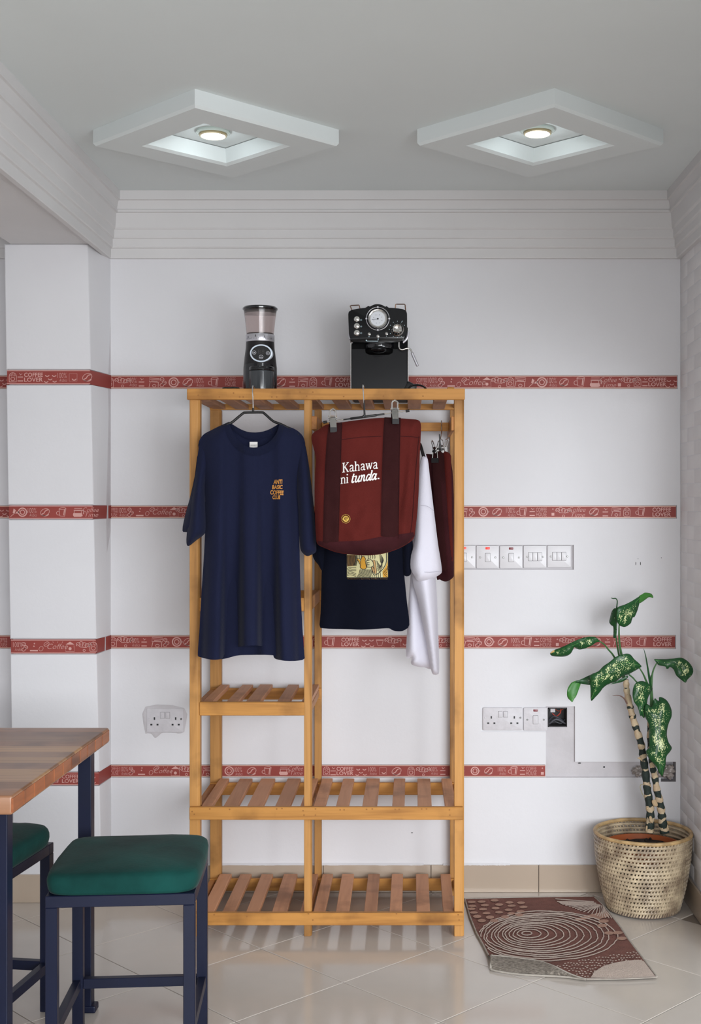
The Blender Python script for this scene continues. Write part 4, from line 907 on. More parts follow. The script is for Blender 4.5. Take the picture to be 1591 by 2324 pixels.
h3 = thing('clothes_hanger', W(956, 1040, Y3-.03), 'black curved hanger end poking out of the white T-shirt shoulder', 'hanger', 'hangers on the rack')
bm = B(); tube(bm, smoothpath([W(948, 1001, Y3-.0), W(953, 1008, Y3-.02), W(957, 1020, Y3-.03), W(960, 1031, Y3-.035), W(964, 1042, Y3-.04)], 4), [.0035]*4+[.0055]*13, 10); obj('shoulder_bar', bm, M_black, h3, True)
bm = B(); hx = XW(948, Y3); tube(bm, smoothpath([W(948, 1001, Y3), Vector((hx, -.27, ZW(985, -.27))), Vector((hx, -.262, bt-.006)), Vector((hx, -.25, bt+.006)), Vector((hx, -.228, bt+.006)), Vector((hx, -.212, bt-.006))], 4), .002, 8); obj('hook', bm, M_steel, h3, True)
# ---------------------------------------------------------------- plum tote, edge-on at the right
Y4 = -0.27
b4 = thing('tote_bag', W(1013, 1318, Y4), 'dark plum tote bag hanging edge-on beside the right rack post', 'bag')
pil3('body', [(964, 1036), (982, 1031), (1004, 1028), (1014, 1027), (1022, 1031), (1024, 1050), (1029, 1090), (1031, 1200), (1033, 1290), (1030, 1308), (1020, 1317), (1010, 1320), (998, 1315), (990, 1306), (984, 1200), (974, 1100)], Y4, .03, 7, .012, 7, m=M_plum, parent=b4)
pil3('handle_strap', [(984, 1033), (1006, 1029), (1010, 1100), (1014, 1200), (1016, 1290), (1006, 1294), (994, 1290), (988, 1180), (982, 1080)], Y4-.030, .010, 5, .003, 7, m=M_maroon_d, parent=b4)
pil3('side_panel', [(1005, 1029), (1022, 1031), (1024, 1060), (1026, 1180), (1028, 1270), (1020, 1262), (1012, 1180), (1008, 1090)], Y4-.020, .016, 5, .003, 7, m=M_maroon, parent=b4)  # lighter maroon paints in the light on this side of the tote
def hk4(bm): 
    x4 = XW(1002, -.24); tube(bm, smoothpath([W(999, 1000, Y4), W(1002, 982, -.262), Vector((x4, -.258, bt-.002)), Vector((x4, -.25, bt+.005)), Vector((x4, -.228, bt+.006)), Vector((x4, -.212, bt-.006))], 4), .002, 8)
cliphanger('clip hanger with steel clips seen end-on, holding the plum tote on the inner bar', 985, 1024, 1014, 1018, 999, 1016, Y4-.05, [(989, 1018, 1.2), (1008, 1014, 1.0)], hk4, Yb=Y4+.06, jd=.009)
# ---------------------------------------------------------------- coffee grinder on the rack
zt = ztop-0.0195
GY = -0.30; gc = W(590.5, 883, GY); gx = gc.x; gs = FPX/(CAMD+GY)
def gz(y): return ZW(y, GY)
gr = thing('coffee_grinder', (gx, GY, zt), 'dark coffee grinder with smoky hopper and oval display, standing on the rack', 'coffee grinder')
M_gbody = mat('grinder_body', (34, 31, 33), 0.32, metal=0.2); M_gblk = mat('gloss_black', (14, 14, 18), 0.12, coat=0.6)
M_silver = mat('satin_silver', (196, 194, 200), 0.32, metal=0.7)
M_smoke = mat('smoky_hopper', (232, 222, 220), 0.06, trans=0.95, ior=1.08, coat=0.5)
M_clear = mat('clear_jar', (96, 100, 104), 0.06, trans=0.6, ior=1.2, coat=0.8)
M_beans = mat('coffee_beans', (62, 40, 34), 0.6, var=0.5, vscale=120, bump=1, bscale=150)
bm = B(); lathe(bm, [(.048, zt+.001), (.0555, zt+.004), (.0565, gz(870)), (.056, gz(835)), (.0525, gz(812)), (.0485, gz(792)), (.0475, gz(778)), (.047, gz(776)), (.03, gz(776))], gx, GY, 48, capb=True); obj('body', bm, M_gbody, gr, True)
bm = B(); lathe(bm, [(.0478, gz(777)), (.0485, gz(776)), (.0485, gz(761.5)), (.0475, gz(760.5)), (.044, gz(760.5))], gx, GY, 48); ring = obj('setting_ring', bm, M_silver, gr, True)
bm = B()
for k in range(17):
    a = math.radians(-90+(k-8)*7); 
    for dz, h_ in ((772.5, 1.6 if k % 4 else 2.6),):
        c = Vector((gx+.0488*math.cos(a), GY+.0488*math.sin(a), gz(dz))); box(bm, c.x-.0004, c.x+.0004, c.y-.0004, c.y+.0004, c.z, c.z+h_/gs)
for u, v, w, h in ((566, 768, 1.6, 4), (584, 765, 2.4, 2), (584, 768, 3, 1), (604, 766.5, 2.6, 1.2), (604, 769, 1, 3)):
    a = math.asin(max(-1, min(1, ((u-590.5)/gs)/.0488))); y_ = GY-.0489*math.cos(a); p = Vector((gx+(u-590.5)/gs, y_, gz(v))); box(bm, p.x-w/gs/2, p.x+w/gs/2, y_-.0003, y_+.0003, p.z-h/gs/2, p.z+h/gs/2)
obj('scale_marks', bm, M_ink, ring)
bm = B(); lathe(bm, [(.045, gz(761)), (.047, gz(750)), (.051, gz(725)), (.0555, gz(704))], gx, GY, 48); lathe(bm, [(.0535, gz(704)), (.049, gz(725)), (.045, gz(750)), (.043, gz(761))], gx, GY, 48); hop = obj('hopper', bm, M_smoke, gr, True)
bm = B(); lathe(bm, [(.042, gz(762)), (.043, gz(757)), (.02, gz(755.5)), (.001, gz(754))], gx, GY, 32, capt=True); obj('coffee_beans', bm, M_beans, gr, True)
bm = B(); lathe(bm, [(.050, gz(712)), (.0545, gz(706)), (.0585, gz(703.5)), (.059, gz(700.5)), (.055, gz(697.5)), (.02, gz(696.5)), (.001, gz(696.5))], gx, GY, 48, capb=True, capt=True); obj('hopper_lid', bm, M_gblk, gr, True)
# black arched recess and catch jar
bm = B()
arch = [(555, 884), (555, 845), (557, 834), (562, 829.5), (575, 828), (592, 827.5), (608, 828.5), (620, 830.5), (626, 836), (628, 848), (628, 884)]
V = []
n = 24
prev = None
def cylp(u, v, r): 
    s_ = max(-.999, min(.999, ((u-590.5)/gs)/r)); return Vector((gx+(u-590.5)/gs, GY-r*math.sqrt(1-s_*s_), gz(v)))
tops = crv(arch[1:-1], 3, False)
for p in tops:
    cur = (bm.verts.new(cylp(p.x, p.y, .0582)), bm.verts.new(cylp(p.x, 884, .0582)))
    if prev and (cur[0].co-prev[0].co).length > 1e-6: bm.faces.new((prev[0], cur[0], cur[1], prev[1]))
    prev = cur
obj('jar_recess', bm, M_gblk, gr, True)
jc = W(592, 880, GY-.045); 
bm = B(); lathe(bm, [(.030, zt+.002), (.0415, zt+.003), (.0425, zt+.01), (.0425, ZW(843, GY-.045)), (.040, ZW(841, GY-.045))], jc.x, GY-.030, 40, capb=True); jar = obj('catch_jar', bm, M_clear, gr, True)
bm = B(); lathe(bm, [(.0405, ZW(842, GY-.045)), (.0432, ZW(840, GY-.045)), (.0432, ZW(834, GY-.045)), (.041, ZW(832, GY-.045)), (.001, ZW(831.5, GY-.045))], jc.x, GY-.030, 40, capt=True); obj('lid', bm, M_gblk, jar, True)
# oval display
dY = GY-.0565
def oval(rx, ry, Ya, Yb_, bev=0): 
    bm = B(); c = W(592.5, 801.5, dY); s = FPX/(CAMD+dY); prism(bm, [(c.x+x/s, c.z+y/s) for x, y in circ(0, 0, rx, ry, 40)], Ya, Yb_, bev, 2); return bm
o = obj('display_ring', oval(25.5, 20, dY, dY+.03, .0015), mat('white_ring', (214, 224, 236), .3), gr, True)
obj('display_panel', oval(22, 17, dY-.0006, dY+.001), M_gblk, gr)
bm = B(); Mg = lambda u, v: W(u, v, dY-.0010)
for u, v, r in ((577, 800, 4), (608, 801.5, 4), (592.5, 810, 4.4)): ribbon(bm, circ(u, v, r, n=16), .8, Mg, True)
fillpoly(bm, circ(577, 800.5, 1.8, 1.4, 8), Mg); ribbon(bm, circ(608, 801.5, 1.8, n=8), .7, Mg, True); ribbon(bm, [(589, 811.5), (596, 811.5)], .8, Mg); fillpoly(bm, circ(592.5, 808.5, 1, n=6), Mg)
obj('icons', bm, mat('display_icons', (190, 190, 196), .5), gr, normals=False)
bm = B()
for u in (588.5, 597): 
    for a, b in (((-2, -4), (2, -4)), ((-2, 0), (2, 0)), ((-2, 4), (2, 4)), ((-2, -4), (-2, 4)), ((2, -4), (2, 4))): ribbon(bm, [(u+a[0], 798+a[1]), (u+b[0], 798+b[1])], .7, Mg)
obj('digits', bm, mat('display_digits', (62, 58, 58), .5), gr, normals=False)
# ---------------------------------------------------------------- espresso machine on the rack
EY = -0.35; es_ = FPX/(CAMD+EY)
em = thing('espresso_machine', (XW(860, EY), -0.25, zt), 'black retro espresso machine with round gauge, standing on the rack', 'coffee machine')
def ez(y): return ZW(y, EY)
def ex(x): return XW(x, EY)
M_egl = mat('machine_enamel', (7, 7, 11), 0.2, spec=.3); M_edk = mat('machine_panel', (6, 6, 7), 0.5, spec=.10)
bm = B(); prism(bm, rrect(ex(796.5), ex(925.5), zt+.002, ez(740), .004), EY+.02, -0.13, .002, 2); obj('body', bm, M_edk, em, True)
bm = B(); box(bm, ex(798), ex(924), EY+.0165, EY+.0195, zt+.006, ez(790), .001); obj('back_splash', bm, M_egl, em)
bm = B(); box(bm, ex(924.6), ex(927), EY+.022, -0.14, zt+.003, ez(742)); box(bm, ex(795), ex(797), EY+.022, -0.14, zt+.003, ez(760)); obj('side_trim', bm, M_steel, em)
head = [(805, 778), (797, 772), (793, 762), (792, 745), (791, 715), (792.5, 709), (797, 706), (815, 702), (835, 700), (842, 696.5), (850, 693), (858, 692.2), (866, 693.5), (873, 697), (878, 700), (895, 701), (912, 703), (920, 706), (923.5, 712), (924, 730), (923, 752), (920, 764), (914, 773), (905, 778)]
hp = [(ex(a), ez(b)) for a, b in [tuple(p) for p in crv(head, 3)]]
bm = B(); prism(bm, hp[::-1], EY-.018, -0.16, .004, 3); obj('head', bm, M_egl, em, True)
bm = B(); 
for sg, pts in ((-1, [(793.5, 755), (795, 768), (801, 778)]), (1, [(927, 752), (923, 768), (914, 777)])):
    tube(bm, smoothpath([W(x, y, EY+.005) for x, y in pts], 4), .0045, 8)
obj('corner_trim', bm, M_silver, em, True)
Fh = EY-.018
def disc(name, u, v, prof, m, par, n=32):
    bm = B(); c = W(u, v, Fh); s = FPX/(CAMD+Fh); lathe(bm, [(r/s, Fh-h) for r, h in prof], c.x, c.z, n, 'y', capt=True); return obj(name, bm, m, par, True)
g = disc('gauge_bezel', 857.5, 723.5, [(22.5, 0), (22.5, .006), (20.5, .010), (18.5, .009), (17.5, .006), (1, .0055)], M_steel, em)
disc('dial', 857.5, 723.8, [(16.8, .0058), (16, .0070), (1, .0072)], mat('dial_face', (206, 208, 214), .4), g)
bm = B(); Mf = lambda u, v: W(u, v, Fh-.0076); ribbon(bm, [(844, 725.5), (857.5, 723.8)], .9, Mf); fillpoly(bm, circ(857.5, 723.5, 2, n=12), Mf)
for k in range(8):
    a = math.radians(45*k+20); fillpoly(bm, circ(857.5+10*math.cos(a), 723.8+10*math.sin(a), .8, n=5), Mf)
obj('needle', bm, M_ink, g, normals=False)
bm = B(); c = W(857.5, 723.5, Fh); s = FPX/(CAMD+Fh); tube(bm, [Vector((c.x+26/s*math.cos(a), Fh-.003, c.z+26/s*math.sin(a))) for a in [2*PI*k/48 for k in range(49)]], .0012, 6, False)
for k in range(4):
    a = PI/2*k; lathe(bm, [(2.3/s, Fh), (2.3/s, Fh-.005), (1.6/s, Fh-.006)], c.x+26/s*math.cos(a), c.z+26/s*math.sin(a), 12, 'y', capt=True)
obj('outer_ring', bm, M_silver, em, True)
for v in (724.5, 740, 755.5): disc('push_button', 810, v, [(6.6, 0), (6.6, .002), (5.4, .0035), (4.4, .0035), (4.2, .006), (3.2, .007), (1, .007)], M_steel, em, 20)
k_ = disc('control_knob', 902, 747.5, [(14.8, 0), (14.8, .003), (13, .006), (12, .010), (10.5, .018), (8.5, .020), (7, .018), (1, .017)], M_steel, em, 36)
for u, v in ((838, 758), (857.7, 763), (877.3, 757.3)): disc('indicator_lamp', u, v, [(3.3, 0), (3.2, .002), (2, .0025), (1.6, .001), (1, .001)], M_steel, em, 14)
bm = B(); Mh = lambda u, v: W(u, v, Fh-.0006)
ribbon(bm, [(832, 774), (857.5, 774.3), (858.5, 770)], 1.0, Mh); fillpoly(bm, circ(831.5, 772.5, 1.5, n=8), Mh); fillpoly(bm, circ(858.3, 769.5, 1.2, n=8), Mh)
for k in range(10):
    a = math.radians(60+30*k); 
    if k < 10: fillpoly(bm, circ(902+18.5*math.cos(a), 747.5+18.5*math.sin(a), .8, n=6), Mh)
ribbon(bm, [(911, 732), (913.5, 728)], 1, Mh); 
for v in (726, 741, 756): ribbon(bm, circ(819.5, v, 1.8, 1.4, 8), .5, Mh, True)
text(bm, 'B', 836.5, 839, 763, 765, Mh); fillpoly(bm, circ(877.3, 763, .8, n=6), Mh)
obj('panel_marks', bm, mat('panel_print', (190, 214, 222), .5), em, normals=False)
M_rail = mat('bronze_wire', (140, 112, 96), 0.35, metal=0.9)
for pts in ([(799.5, 706), (794.8, 694), (815.5, 692.5), (817.5, 703)], [(897, 701), (898, 691), (919.5, 690.5), (920.5, 705)]):
    bm = B(); q = [W(*pts[0], EY+.02), W(*pts[1], EY+.02), W(pts[1][0]*.9+pts[2][0]*.1, pts[1][1]*.9+pts[2][1]*.1-.6, EY+.02), W(pts[2][0]*.93+pts[1][0]*.07, pts[2][1]-.1, EY+.02), W(pts[2][0], pts[2][1]+1.5, EY+.02), W(*pts[3], EY+.02)]
    tube(bm, q, .0019, 8); obj('cup_rail', bm, M_rail, em, True)
# group head with portafilter
hx = XW(860, EY-.01)
bm = B(); lathe(bm, [(.050, ez(776)), (.052, ez(786)), (.050, ez(790)), (.046, ez(791))], hx, EY+.035, 40, capb=True); gh = obj('group_head', bm, M_gblk, em, True)
bm = B(); lathe(bm, [(.0475, ez(790)), (.0495, ez(793)), (.047, ez(800)), (.036, ez(804)), (.01, ez(805))], hx, EY+.032, 40, capb=True, capt=True); obj('filter_basket', bm, M_edk, em, True)
bm = B(); m_ = bmesh.ops.create_uvsphere(bm, u_segments=24, v_segments=12, radius=1)
for v in bm.verts: v.co = Vector((hx+v.co.x*.026, EY-.045+v.co.y*.028, ez(797)+v.co.z*.012))
obj('portafilter_handle', bm, M_egl, em, True)
bm = B(); text(bm, 'Barista', 853, 874, 790.8, 793.2, lambda u, v: W(u, v, EY-.0150), shear=.2); tag(obj('plate', bm, mat('grey_mark', (120, 118, 120), .5), em, normals=False))
bm = B(); tube(bm, smoothpath([W(x, y, EY-.012) for x, y in ((905.5, 775), (905.5, 783), (906, 789), (909, 793), (915, 793.5), (922, 791), (929, 790.5), (932.5, 794), (935, 800))], 3), .0026, 10); sw = obj('steam_wand', bm, M_steel, em, True)
bm = B(); tube(bm, [W(934.5, 800, EY-.012), W(935.2, 801, EY-.012), W(947.5, 830, EY-.012), W(947.9, 831, EY-.012)], [.003, .0046, .0046, .003], 12); obj('sleeve', bm, M_silver, sw, True)
# cords
pl = thing('power_cord', (XW(935, -.2), -.2, zt), 'black power plug and curved cord lying right of the espresso machine', 'cord')
bm = B(); c0 = Vector((XW(932, -.33), -.33, zt))
tube(bm, smoothpath([Vector((XW(906, -.33), -.31, zt+.004)), Vector((XW(916, -.33), -.33, zt+.010)), Vector((XW(932, -.33), -.34, zt+.040)), Vector((XW(950, -.33), -.33, zt+.045)), Vector((XW(966, -.33), -.31, zt+.036)), Vector((XW(982, -.33), -.28, zt+.004)), Vector((XW(990, -.33), -.2, zt+.004))], 5), .0032, 8); obj('cord', bm, M_black, pl, True)
bm = B(); R_ = Matrix.Translation(c0+Vector((0, .01, .034))) @ Matrix.Rotation(.5, 4, 'Y'); box(bm, -.020, .016, -.016, .016, -.014, .018, .005, 2, rot=R_); 
for dx, dy in ((.016, 0), (.016, .012), (.016, -.012)): box(bm, dx, dx+.018, dy-.003, dy+.003, -.004, .004, 0, 1, rot=R_)
obj('plug', bm, M_black, pl, True)
bm = B(); P = []
for i in range(70):
    a = i*.62; P.append(Vector((XW(522, -.36)+.026*math.cos(a)*(1+.35*math.sin(i*.3))+.012*math.sin(i*.11), -.33+.03*math.sin(a), zt+.010+.024*abs(math.sin(i*.27)))))
tube(bm, smoothpath(P, 2), .0026, 6); tag(obj('power_cord', bm, M_black, None, True), label='black cord bundled in loops left of the coffee grinder', cat='cord')
# ---------------------------------------------------------------- bar table at the left
TZ = 0.760; TT = 0.043
tb = thing('bar_table', (-1.30, -1.34, 0), 'high table with laminated acacia wood top and dark blue steel legs', 'table')
cols = [((150, 112, 88), (112, 78, 60)), ((128, 100, 86), (98, 72, 60)), ((168, 134, 104), (128, 94, 68)), ((142, 112, 92), (104, 76, 60)), ((176, 140, 106), (134, 98, 70)), ((134, 98, 72), (96, 62, 44))]
WM_ = []
for i, (a, b) in enumerate(cols):
    a = (a[0]+4, a[1]-2, a[2]-8); WM_.append(woodmat('acacia_%s' % 'abcdef'[i], a, b, 'x', .38, .3, 1.6))
M_edge = woodmat('acacia_edge', (158, 92, 54), (84, 46, 26), 'y', .4, .3, 1.5)
d0, d1 = 2.718, 3.545; nst = 12; step = (d1-d0)/nst
def tx(Y): t = ((CAMD+Y)-d0)/(d1-d0); return -0.8695+t*(0.0125)
for i in range(nst):
    a = d0-CAMD+i*step; b = a+step; bm = B(); ch = .006
    xa, xb = tx(a), tx(b)
    lo = [(-1.85, a), (xa-.0, a), (xb-.0, b), (-1.85, b)]
    L = [bm.verts.new((x, y, TZ-TT)) for x, y in lo]; H = [bm.verts.new((x, y, TZ)) for x, y in lo]
    bm.faces.new(L[::-1]); ft = bm.faces.new(H); sd = [bm.faces.new((L[k], L[(k+1) % 4], H[(k+1) % 4], H[k])) for k in range(4)]
    es = [e for e in sd[1].edges if abs(e.verts[0].co.z-e.verts[1].co.z) < 1e-6]
    if i == 0: es += [e for e in sd[0].edges if e not in es]
    if i == nst-1: es += [e for e in sd[2].edges if e not in es]
    bmesh.ops.bevel(bm, geom=es, offset=.006, segments=3, affect='EDGES', profile=.5)
    obj('table_plank', bm, WM_[[0, 5, 2, 4, 1, 2, 3, 4, 0, 3, 1, 0][i]], tb, True)
# end grain strip along the right edge, made of short blocks
for i in range(11):
    a = d0-CAMD+.001+i*(d1-d0-.004)/11; b = a+(d1-d0-.004)/11-.0002; bm = B(); xa = tx(a)
    box(bm, xa-.004, xa+.0018, a, b, TZ-TT+.006, TZ-.006, .0004, 1); obj('edge_block', bm, M_edge, tb)
def tleg(x0, x1, da, db, foot=True):
    bm = B(); box(bm, x0, x1, da-CAMD, db-CAMD, 0.004, TZ-TT, .002, 2); l = obj('leg', bm, M_frame, tb)
    if foot: bm = B(); box(bm, x0-.004, x1+.012, da-CAMD-.004, db-CAMD, 0.0005, .02, .004, 2); obj('foot', bm, M_frame, l)
tleg(-.911, -.8745, 3.41, 3.447); tleg(-.932, -.8895, 2.745, 2.785); tleg(-1.80, -1.763, 3.41, 3.447); tleg(-1.80, -1.763, 2.745, 2.785)
for x0, x1, a, b in ((-1.12, -1.10, 2.785, 3.42), (-1.79, -1.77, 2.785, 3.41), (-1.763, -.932, 2.755, 2.775), (-1.763, -.911, 3.42, 3.44)):
    bm = B(); box(bm, x0, x1, a-CAMD, b-CAMD, TZ-TT-.03, TZ-TT-.0005, .001); obj('apron', bm, M_frame, tb)
# ---------------------------------------------------------------- stools
def stool(P0, yaw, label, seed):
    T_ = Matrix.Translation(Vector((P0[0], P0[1], 0))) @ Matrix.Rotation(yaw, 4, 'Z'); w = .354; L = .028
    st = thing('bar_stool', T_ @ Vector((w/2, w/2, 0)), label, 'stool', 'green velvet stools')
    for x in (0, w-L):
        for y in (0, w-L):
            bm = B(); box(bm, x, x+L, y, y+L, 0.001, .434, .0015, 1, rot=T_); obj('leg', bm, M_frame, st)
    for (a, b, c, d) in ((0, w, 0, L), (0, w, w-L, w), (0, L, L, w-L), (w-L, w, L, w-L)):
        bm = B(); box(bm, a, b, c, d, .434, .462, .0015, 1, rot=T_); obj('seat_frame', bm, M_frame, st)
    for (a, b, c, d) in ((L, w-L, .003, .023), (L, w-L, w-.023, w-.003), (.003, .023, L, w-L), (w-.023, w-.003, L, w-L)):
        bm = B(); box(bm, a, b, c, d, .112, .138, .001, 1, rot=T_); obj('footrest', bm, M_frame, st)
    bm = B(); n = 22; hw = w/2+.006; rings = []
    def P(u, v, z):  # rounded square
        return Vector((u, v, z))
    prof = [(.92, .462), (.985, .464), (1.0, .472), (1.012, .484), (1.012, .494), (.998, .504), (.965, .511), (.90, .515), (.75, .518), (.5, .520), (.25, .521)]
    m = 64
    for s, z in prof:
        ring = []
        for k in range(m):
            a = 2*PI*k/m; e = .30; c_, s_ = math.cos(a), math.sin(a)
            x = math.copysign(abs(c_)**e, c_)*hw*s; y = math.copysign(abs(s_)**e, s_)*hw*s
            wv = .0022*noise.noise(Vector((x*22, y*22, seed)))+.0025*noise.noise(Vector((x*9, y*9, z*90+seed)))
            f = 1+ (wv*6 if .47 < z < .505 else 0)*.5
            ring.append(bm.verts.new(T_ @ Vector((w/2+x*f, w/2+y*f, z+(wv if z > .5 else 0)))))
        rings.append(ring)
    for i in range(len(rings)-1):
        for k in range(m): bm.faces.new((rings[i][k], rings[i][(k+1) % m], rings[i+1][(k+1) % m], rings[i+1][k]))
    bm.faces.new(rings[0][::-1]); bm.faces.new(rings[-1])
    obj('seat_cushion', bm, M_velvet, st, 'all')
stool((-.8697, -1.514), math.radians(4.2), 'green velvet stool in the foreground, whole square seat visible beside the table', 1.0)
stool((-1.3855, -1.3377), math.radians(-8), 'green velvet stool tucked under the table, only its right part in view', 5.0)
# ---------------------------------------------------------------- rug
def z8(x, y): return (1030+x*.3526, 1750+y*.3526)
LOWr = [FL(*z8(*p), .003) for p in ((236, 1275), (350, 1303), (550, 1316), (700, 1322), (850, 1341), (1305, 1328))]
def YL(x):
    for a, b in zip(LOWr[:-1], LOWr[1:]):
        if x <= b.x: t = max(0, (x-a.x)/(b.x-a.x)); return a.y+(b.y-a.y)*t
    return LOWr[-1].y
xa_, xb_ = LOWr[0].x, FL(*z8(850, 1341)).x
def hU(x): t = (x-xa_)/(xb_-xa_); return .030*max(0, 1-t)**.8 if t > 0 else .030
def rugz(x, y):
    s = y-YL(x)-.022
    return .009+hU(x)*math.exp(-(s/.05)**2)+.0012*noise.noise(Vector((x*9, y*9, 0)))
def RM(off=0.0, sc8=True):
    def f(u, v):
        if sc8: u, v = z8(u, v)
        z = .01
        for _ in range(6): p = FL(u, v, z); z = .5*z+.5*(rugz(p.x, p.y)+off)
        p = FL(u, v, z); return p
    return f
M_rug = mat('brown_pile', (122, 78, 68), .95, var=.25, vscale=30, bump=1.0, bscale=260)
M_rugl = mat('cream_pile', (202, 184, 172), .95, var=.12, vscale=40, bump=1.0, bscale=260)
M_rugp = mat('dusty_pink_pile', (178, 140, 122), .95, var=.15, vscale=40, bump=1.0, bscale=260)
M_rugb = mat('rug_backing', (158, 148, 136), .9, col2=(96, 88, 80), vscale=110, bump=.9, bscale=200, stretch=(1, 2.2, 1))
rug = thing('rug', FL(*z8(650, 1080)), 'brown rug with cream rings and dots, its front left edge curled up', 'rug')
RO = [(72, 824), (300, 818), (600, 812), (900, 808), (965, 868), (1010, 925), (1075, 1010), (1120, 1080), (1200, 1185), (1305, 1325), (1100, 1334), (850, 1339), (750, 1306), (700, 1280), (600, 1237), (480, 1212), (350, 1200), (252, 1186), (225, 1190), (190, 1120), (145, 1040), (105, 940)]
bm = B(); panel(bm, RO, 13, None, M=lambda x, y, d: RM()(x, y)); obj('pile', bm, M_rug, rug, 'all')
# curled edge showing the backing
bm = B(); rows = []
Up = [(238, 1188), (300, 1192), (420, 1206), (540, 1222), (640, 1254), (730, 1298), (790, 1322), (850, 1340)]
Lp = [(236, 1276), (300, 1292), (420, 1308), (540, 1316), (640, 1320), (730, 1326), (790, 1334), (850, 1342)]
Ur, Lr = crv(Up, 6, False), crv(Lp, 6, False)
for a, b in zip(Ur, Lr):
    pa = RM(0.002)(a.x, a.y); pb = FL(*z8(b.x, b.y), .002); col = []
    for k in range(7):
        t = k/6; q = pa.lerp(pb, t); q.y -= .010*math.sin(PI*t)*min(1, (pa-pb).length/.02); q.z += .004*math.sin(PI*t); col.append(bm.verts.new(q))
    col.append(bm.verts.new(pb+Vector((0, .045, 0)))); rows.append(col)
for i in range(len(rows)-1):
    for k in range(7): bm.faces.new((rows[i][k], rows[i+1][k], rows[i+1][k+1], rows[i][k+1]))
obj('curled_edge', bm, M_rugb, rug, 'all', label='curled edge showing grey woven backing')
def pilestroke(bm, pts, w, off=.0028): 
    ribbon(bm, pts, w, RM(off))
def inrug(x, y):
    c = False; n = len(RO)
    for i in range(n):
        x1, y1 = RO[i]; x2, y2 = RO[(i+1) % n]
        if (y1 > y) != (y2 > y) and x < (x2-x1)*(y-y1)/(y2-y1)+x1: c = not c
    return c
bm = B(); NR = 13
for k in range(NR):
    t = k/(NR-1); t2 = t**.9; cx, cy = 470+130*t2, 1043+18*t2; rx, ry = 32+415*t2, 12+146*t2; run = []
    for j in range(121):
        a = 2*PI*j/120; wob = 1+.05*noise.noise(Vector((math.cos(a)*2, math.sin(a)*2, k*.7)))+.018*noise.noise(Vector((math.cos(a)*11, math.sin(a)*11, k*3)))
        x, y = cx+rx*wob*math.cos(a), cy+ry*wob*math.sin(a)
        if inrug(x, y) and inrug(x-14, y) : run.append((x, y))
        else:
            if len(run) > 2: pilestroke(bm, run, 6.5)
            run = []
    if len(run) > 2: pilestroke(bm, run, [6.5+2.5*noise.noise(Vector((i*.8, k, 0))) for i in range(len(run))])
obj('ring_pattern', bm, M_rugl, rug, 'all', normals=False)
for x, y in [(115, 842), (178, 840), (262, 832), (358, 845), (432, 847), (120, 868), (200, 862), (292, 859), (372, 866), (448, 874), (112, 886), (188, 888), (268, 882), (352, 893), (430, 903), (128, 910), (210, 914), (292, 908), (370, 916), (150, 935), (232, 940), (330, 938), (955, 994), (1000, 1042), (1080, 1076), (965, 965), (1055, 1040), (420, 925), (180, 962), (260, 962), (85, 890)]:
    bm = B()
    if inrug(x, y): fillpoly(bm, [(x+a*(1+.15*noise.noise(Vector((a, y, 0)))), y+b) for a, b in circ(0, 0, 27 if x < 900 else 33, 8 if y < 920 else 11, 12)], RM(.003)); obj('dot', bm, M_rugp, rug, 'all', normals=False)
bm = B(); fillpoly(bm, [(760, 960), (850, 930), (985, 900), (1000, 935), (940, 952), (880, 945), (820, 962)], RM(.0026))
obj('patch_pattern', bm, M_rugp, rug, 'all', normals=False)
bm = B()
for k in range(22):
    t = k/21; a = math.radians(184-t*112); ex_, ey_ = 955+math.cos(a)*(300-t*120), 838+math.sin(a)*(30+t*85)
    if k == 0: ex_, ey_ = 655, 822
    q = [(955+(ex_-955)*s+6*math.sin(s*6+k), 845+(ey_-845)*s) for s in [i/10 for i in range(2, 11)]]; q = [p for p in q if inrug(*p)]
    if len(q) > 2: pilestroke(bm, q, 6)
obj('sunburst_pattern', bm, M_rugl, rug, 'all', normals=False)
bm = B()
for i in range(30):
    for j in range(11):
        x = 640+i*20+(j % 2)*9+random.uniform(-4, 4); y = 1150+j*17+random.uniform(-4, 4)
        if inrug(x, y) and inrug(x+12, y) and inrug(x, y+8) and y > 1245-(x-640)*.17 and y < 1345-(x-820)*.30:
            pilestroke(bm, [(x, y), (x+11, y+random.uniform(-3, 3))], 5, .0034)
o = obj('dash_pattern', bm, M_rugl, rug, 'all', kind='stuff', normals=False)
bm = B(); panel(bm, [(882, 1328), (905, 1290), (960, 1256), (1030, 1234), (1110, 1220), (1188, 1214), (1222, 1222), (1296, 1320), (1100, 1330)], 12, None, M=lambda x, y, d: RM(.0032)(x, y)); obj('corner_patch', bm, M_rugl, rug, 'all')
bm = B(); tube(bm, [RM(-.002)(*p) for p in resample([Vector(p) for p in RO[3:12]], 12, False)], .0036, 8); tube(bm, [RM(-.003)(*p) for p in resample([Vector(p) for p in RO[17:]+[RO[0]]+RO[1:4]], 12, False)], .0036, 8)
tube(bm, [FL(*z8(p.x, p.y), .005) for p in Lr], .0032, 8); tube(bm, [RM(.001)(p.x, p.y) for p in Ur], .003, 8)
tube(bm, [RM(.001)(Ur[0].x, Ur[0].y), FL(*z8(Lr[0].x, Lr[0].y), .005)], .0034, 8)
obj('binding', bm, mat('rug_binding', (170, 162, 152), .9, var=.2, vscale=80), rug, 'all')
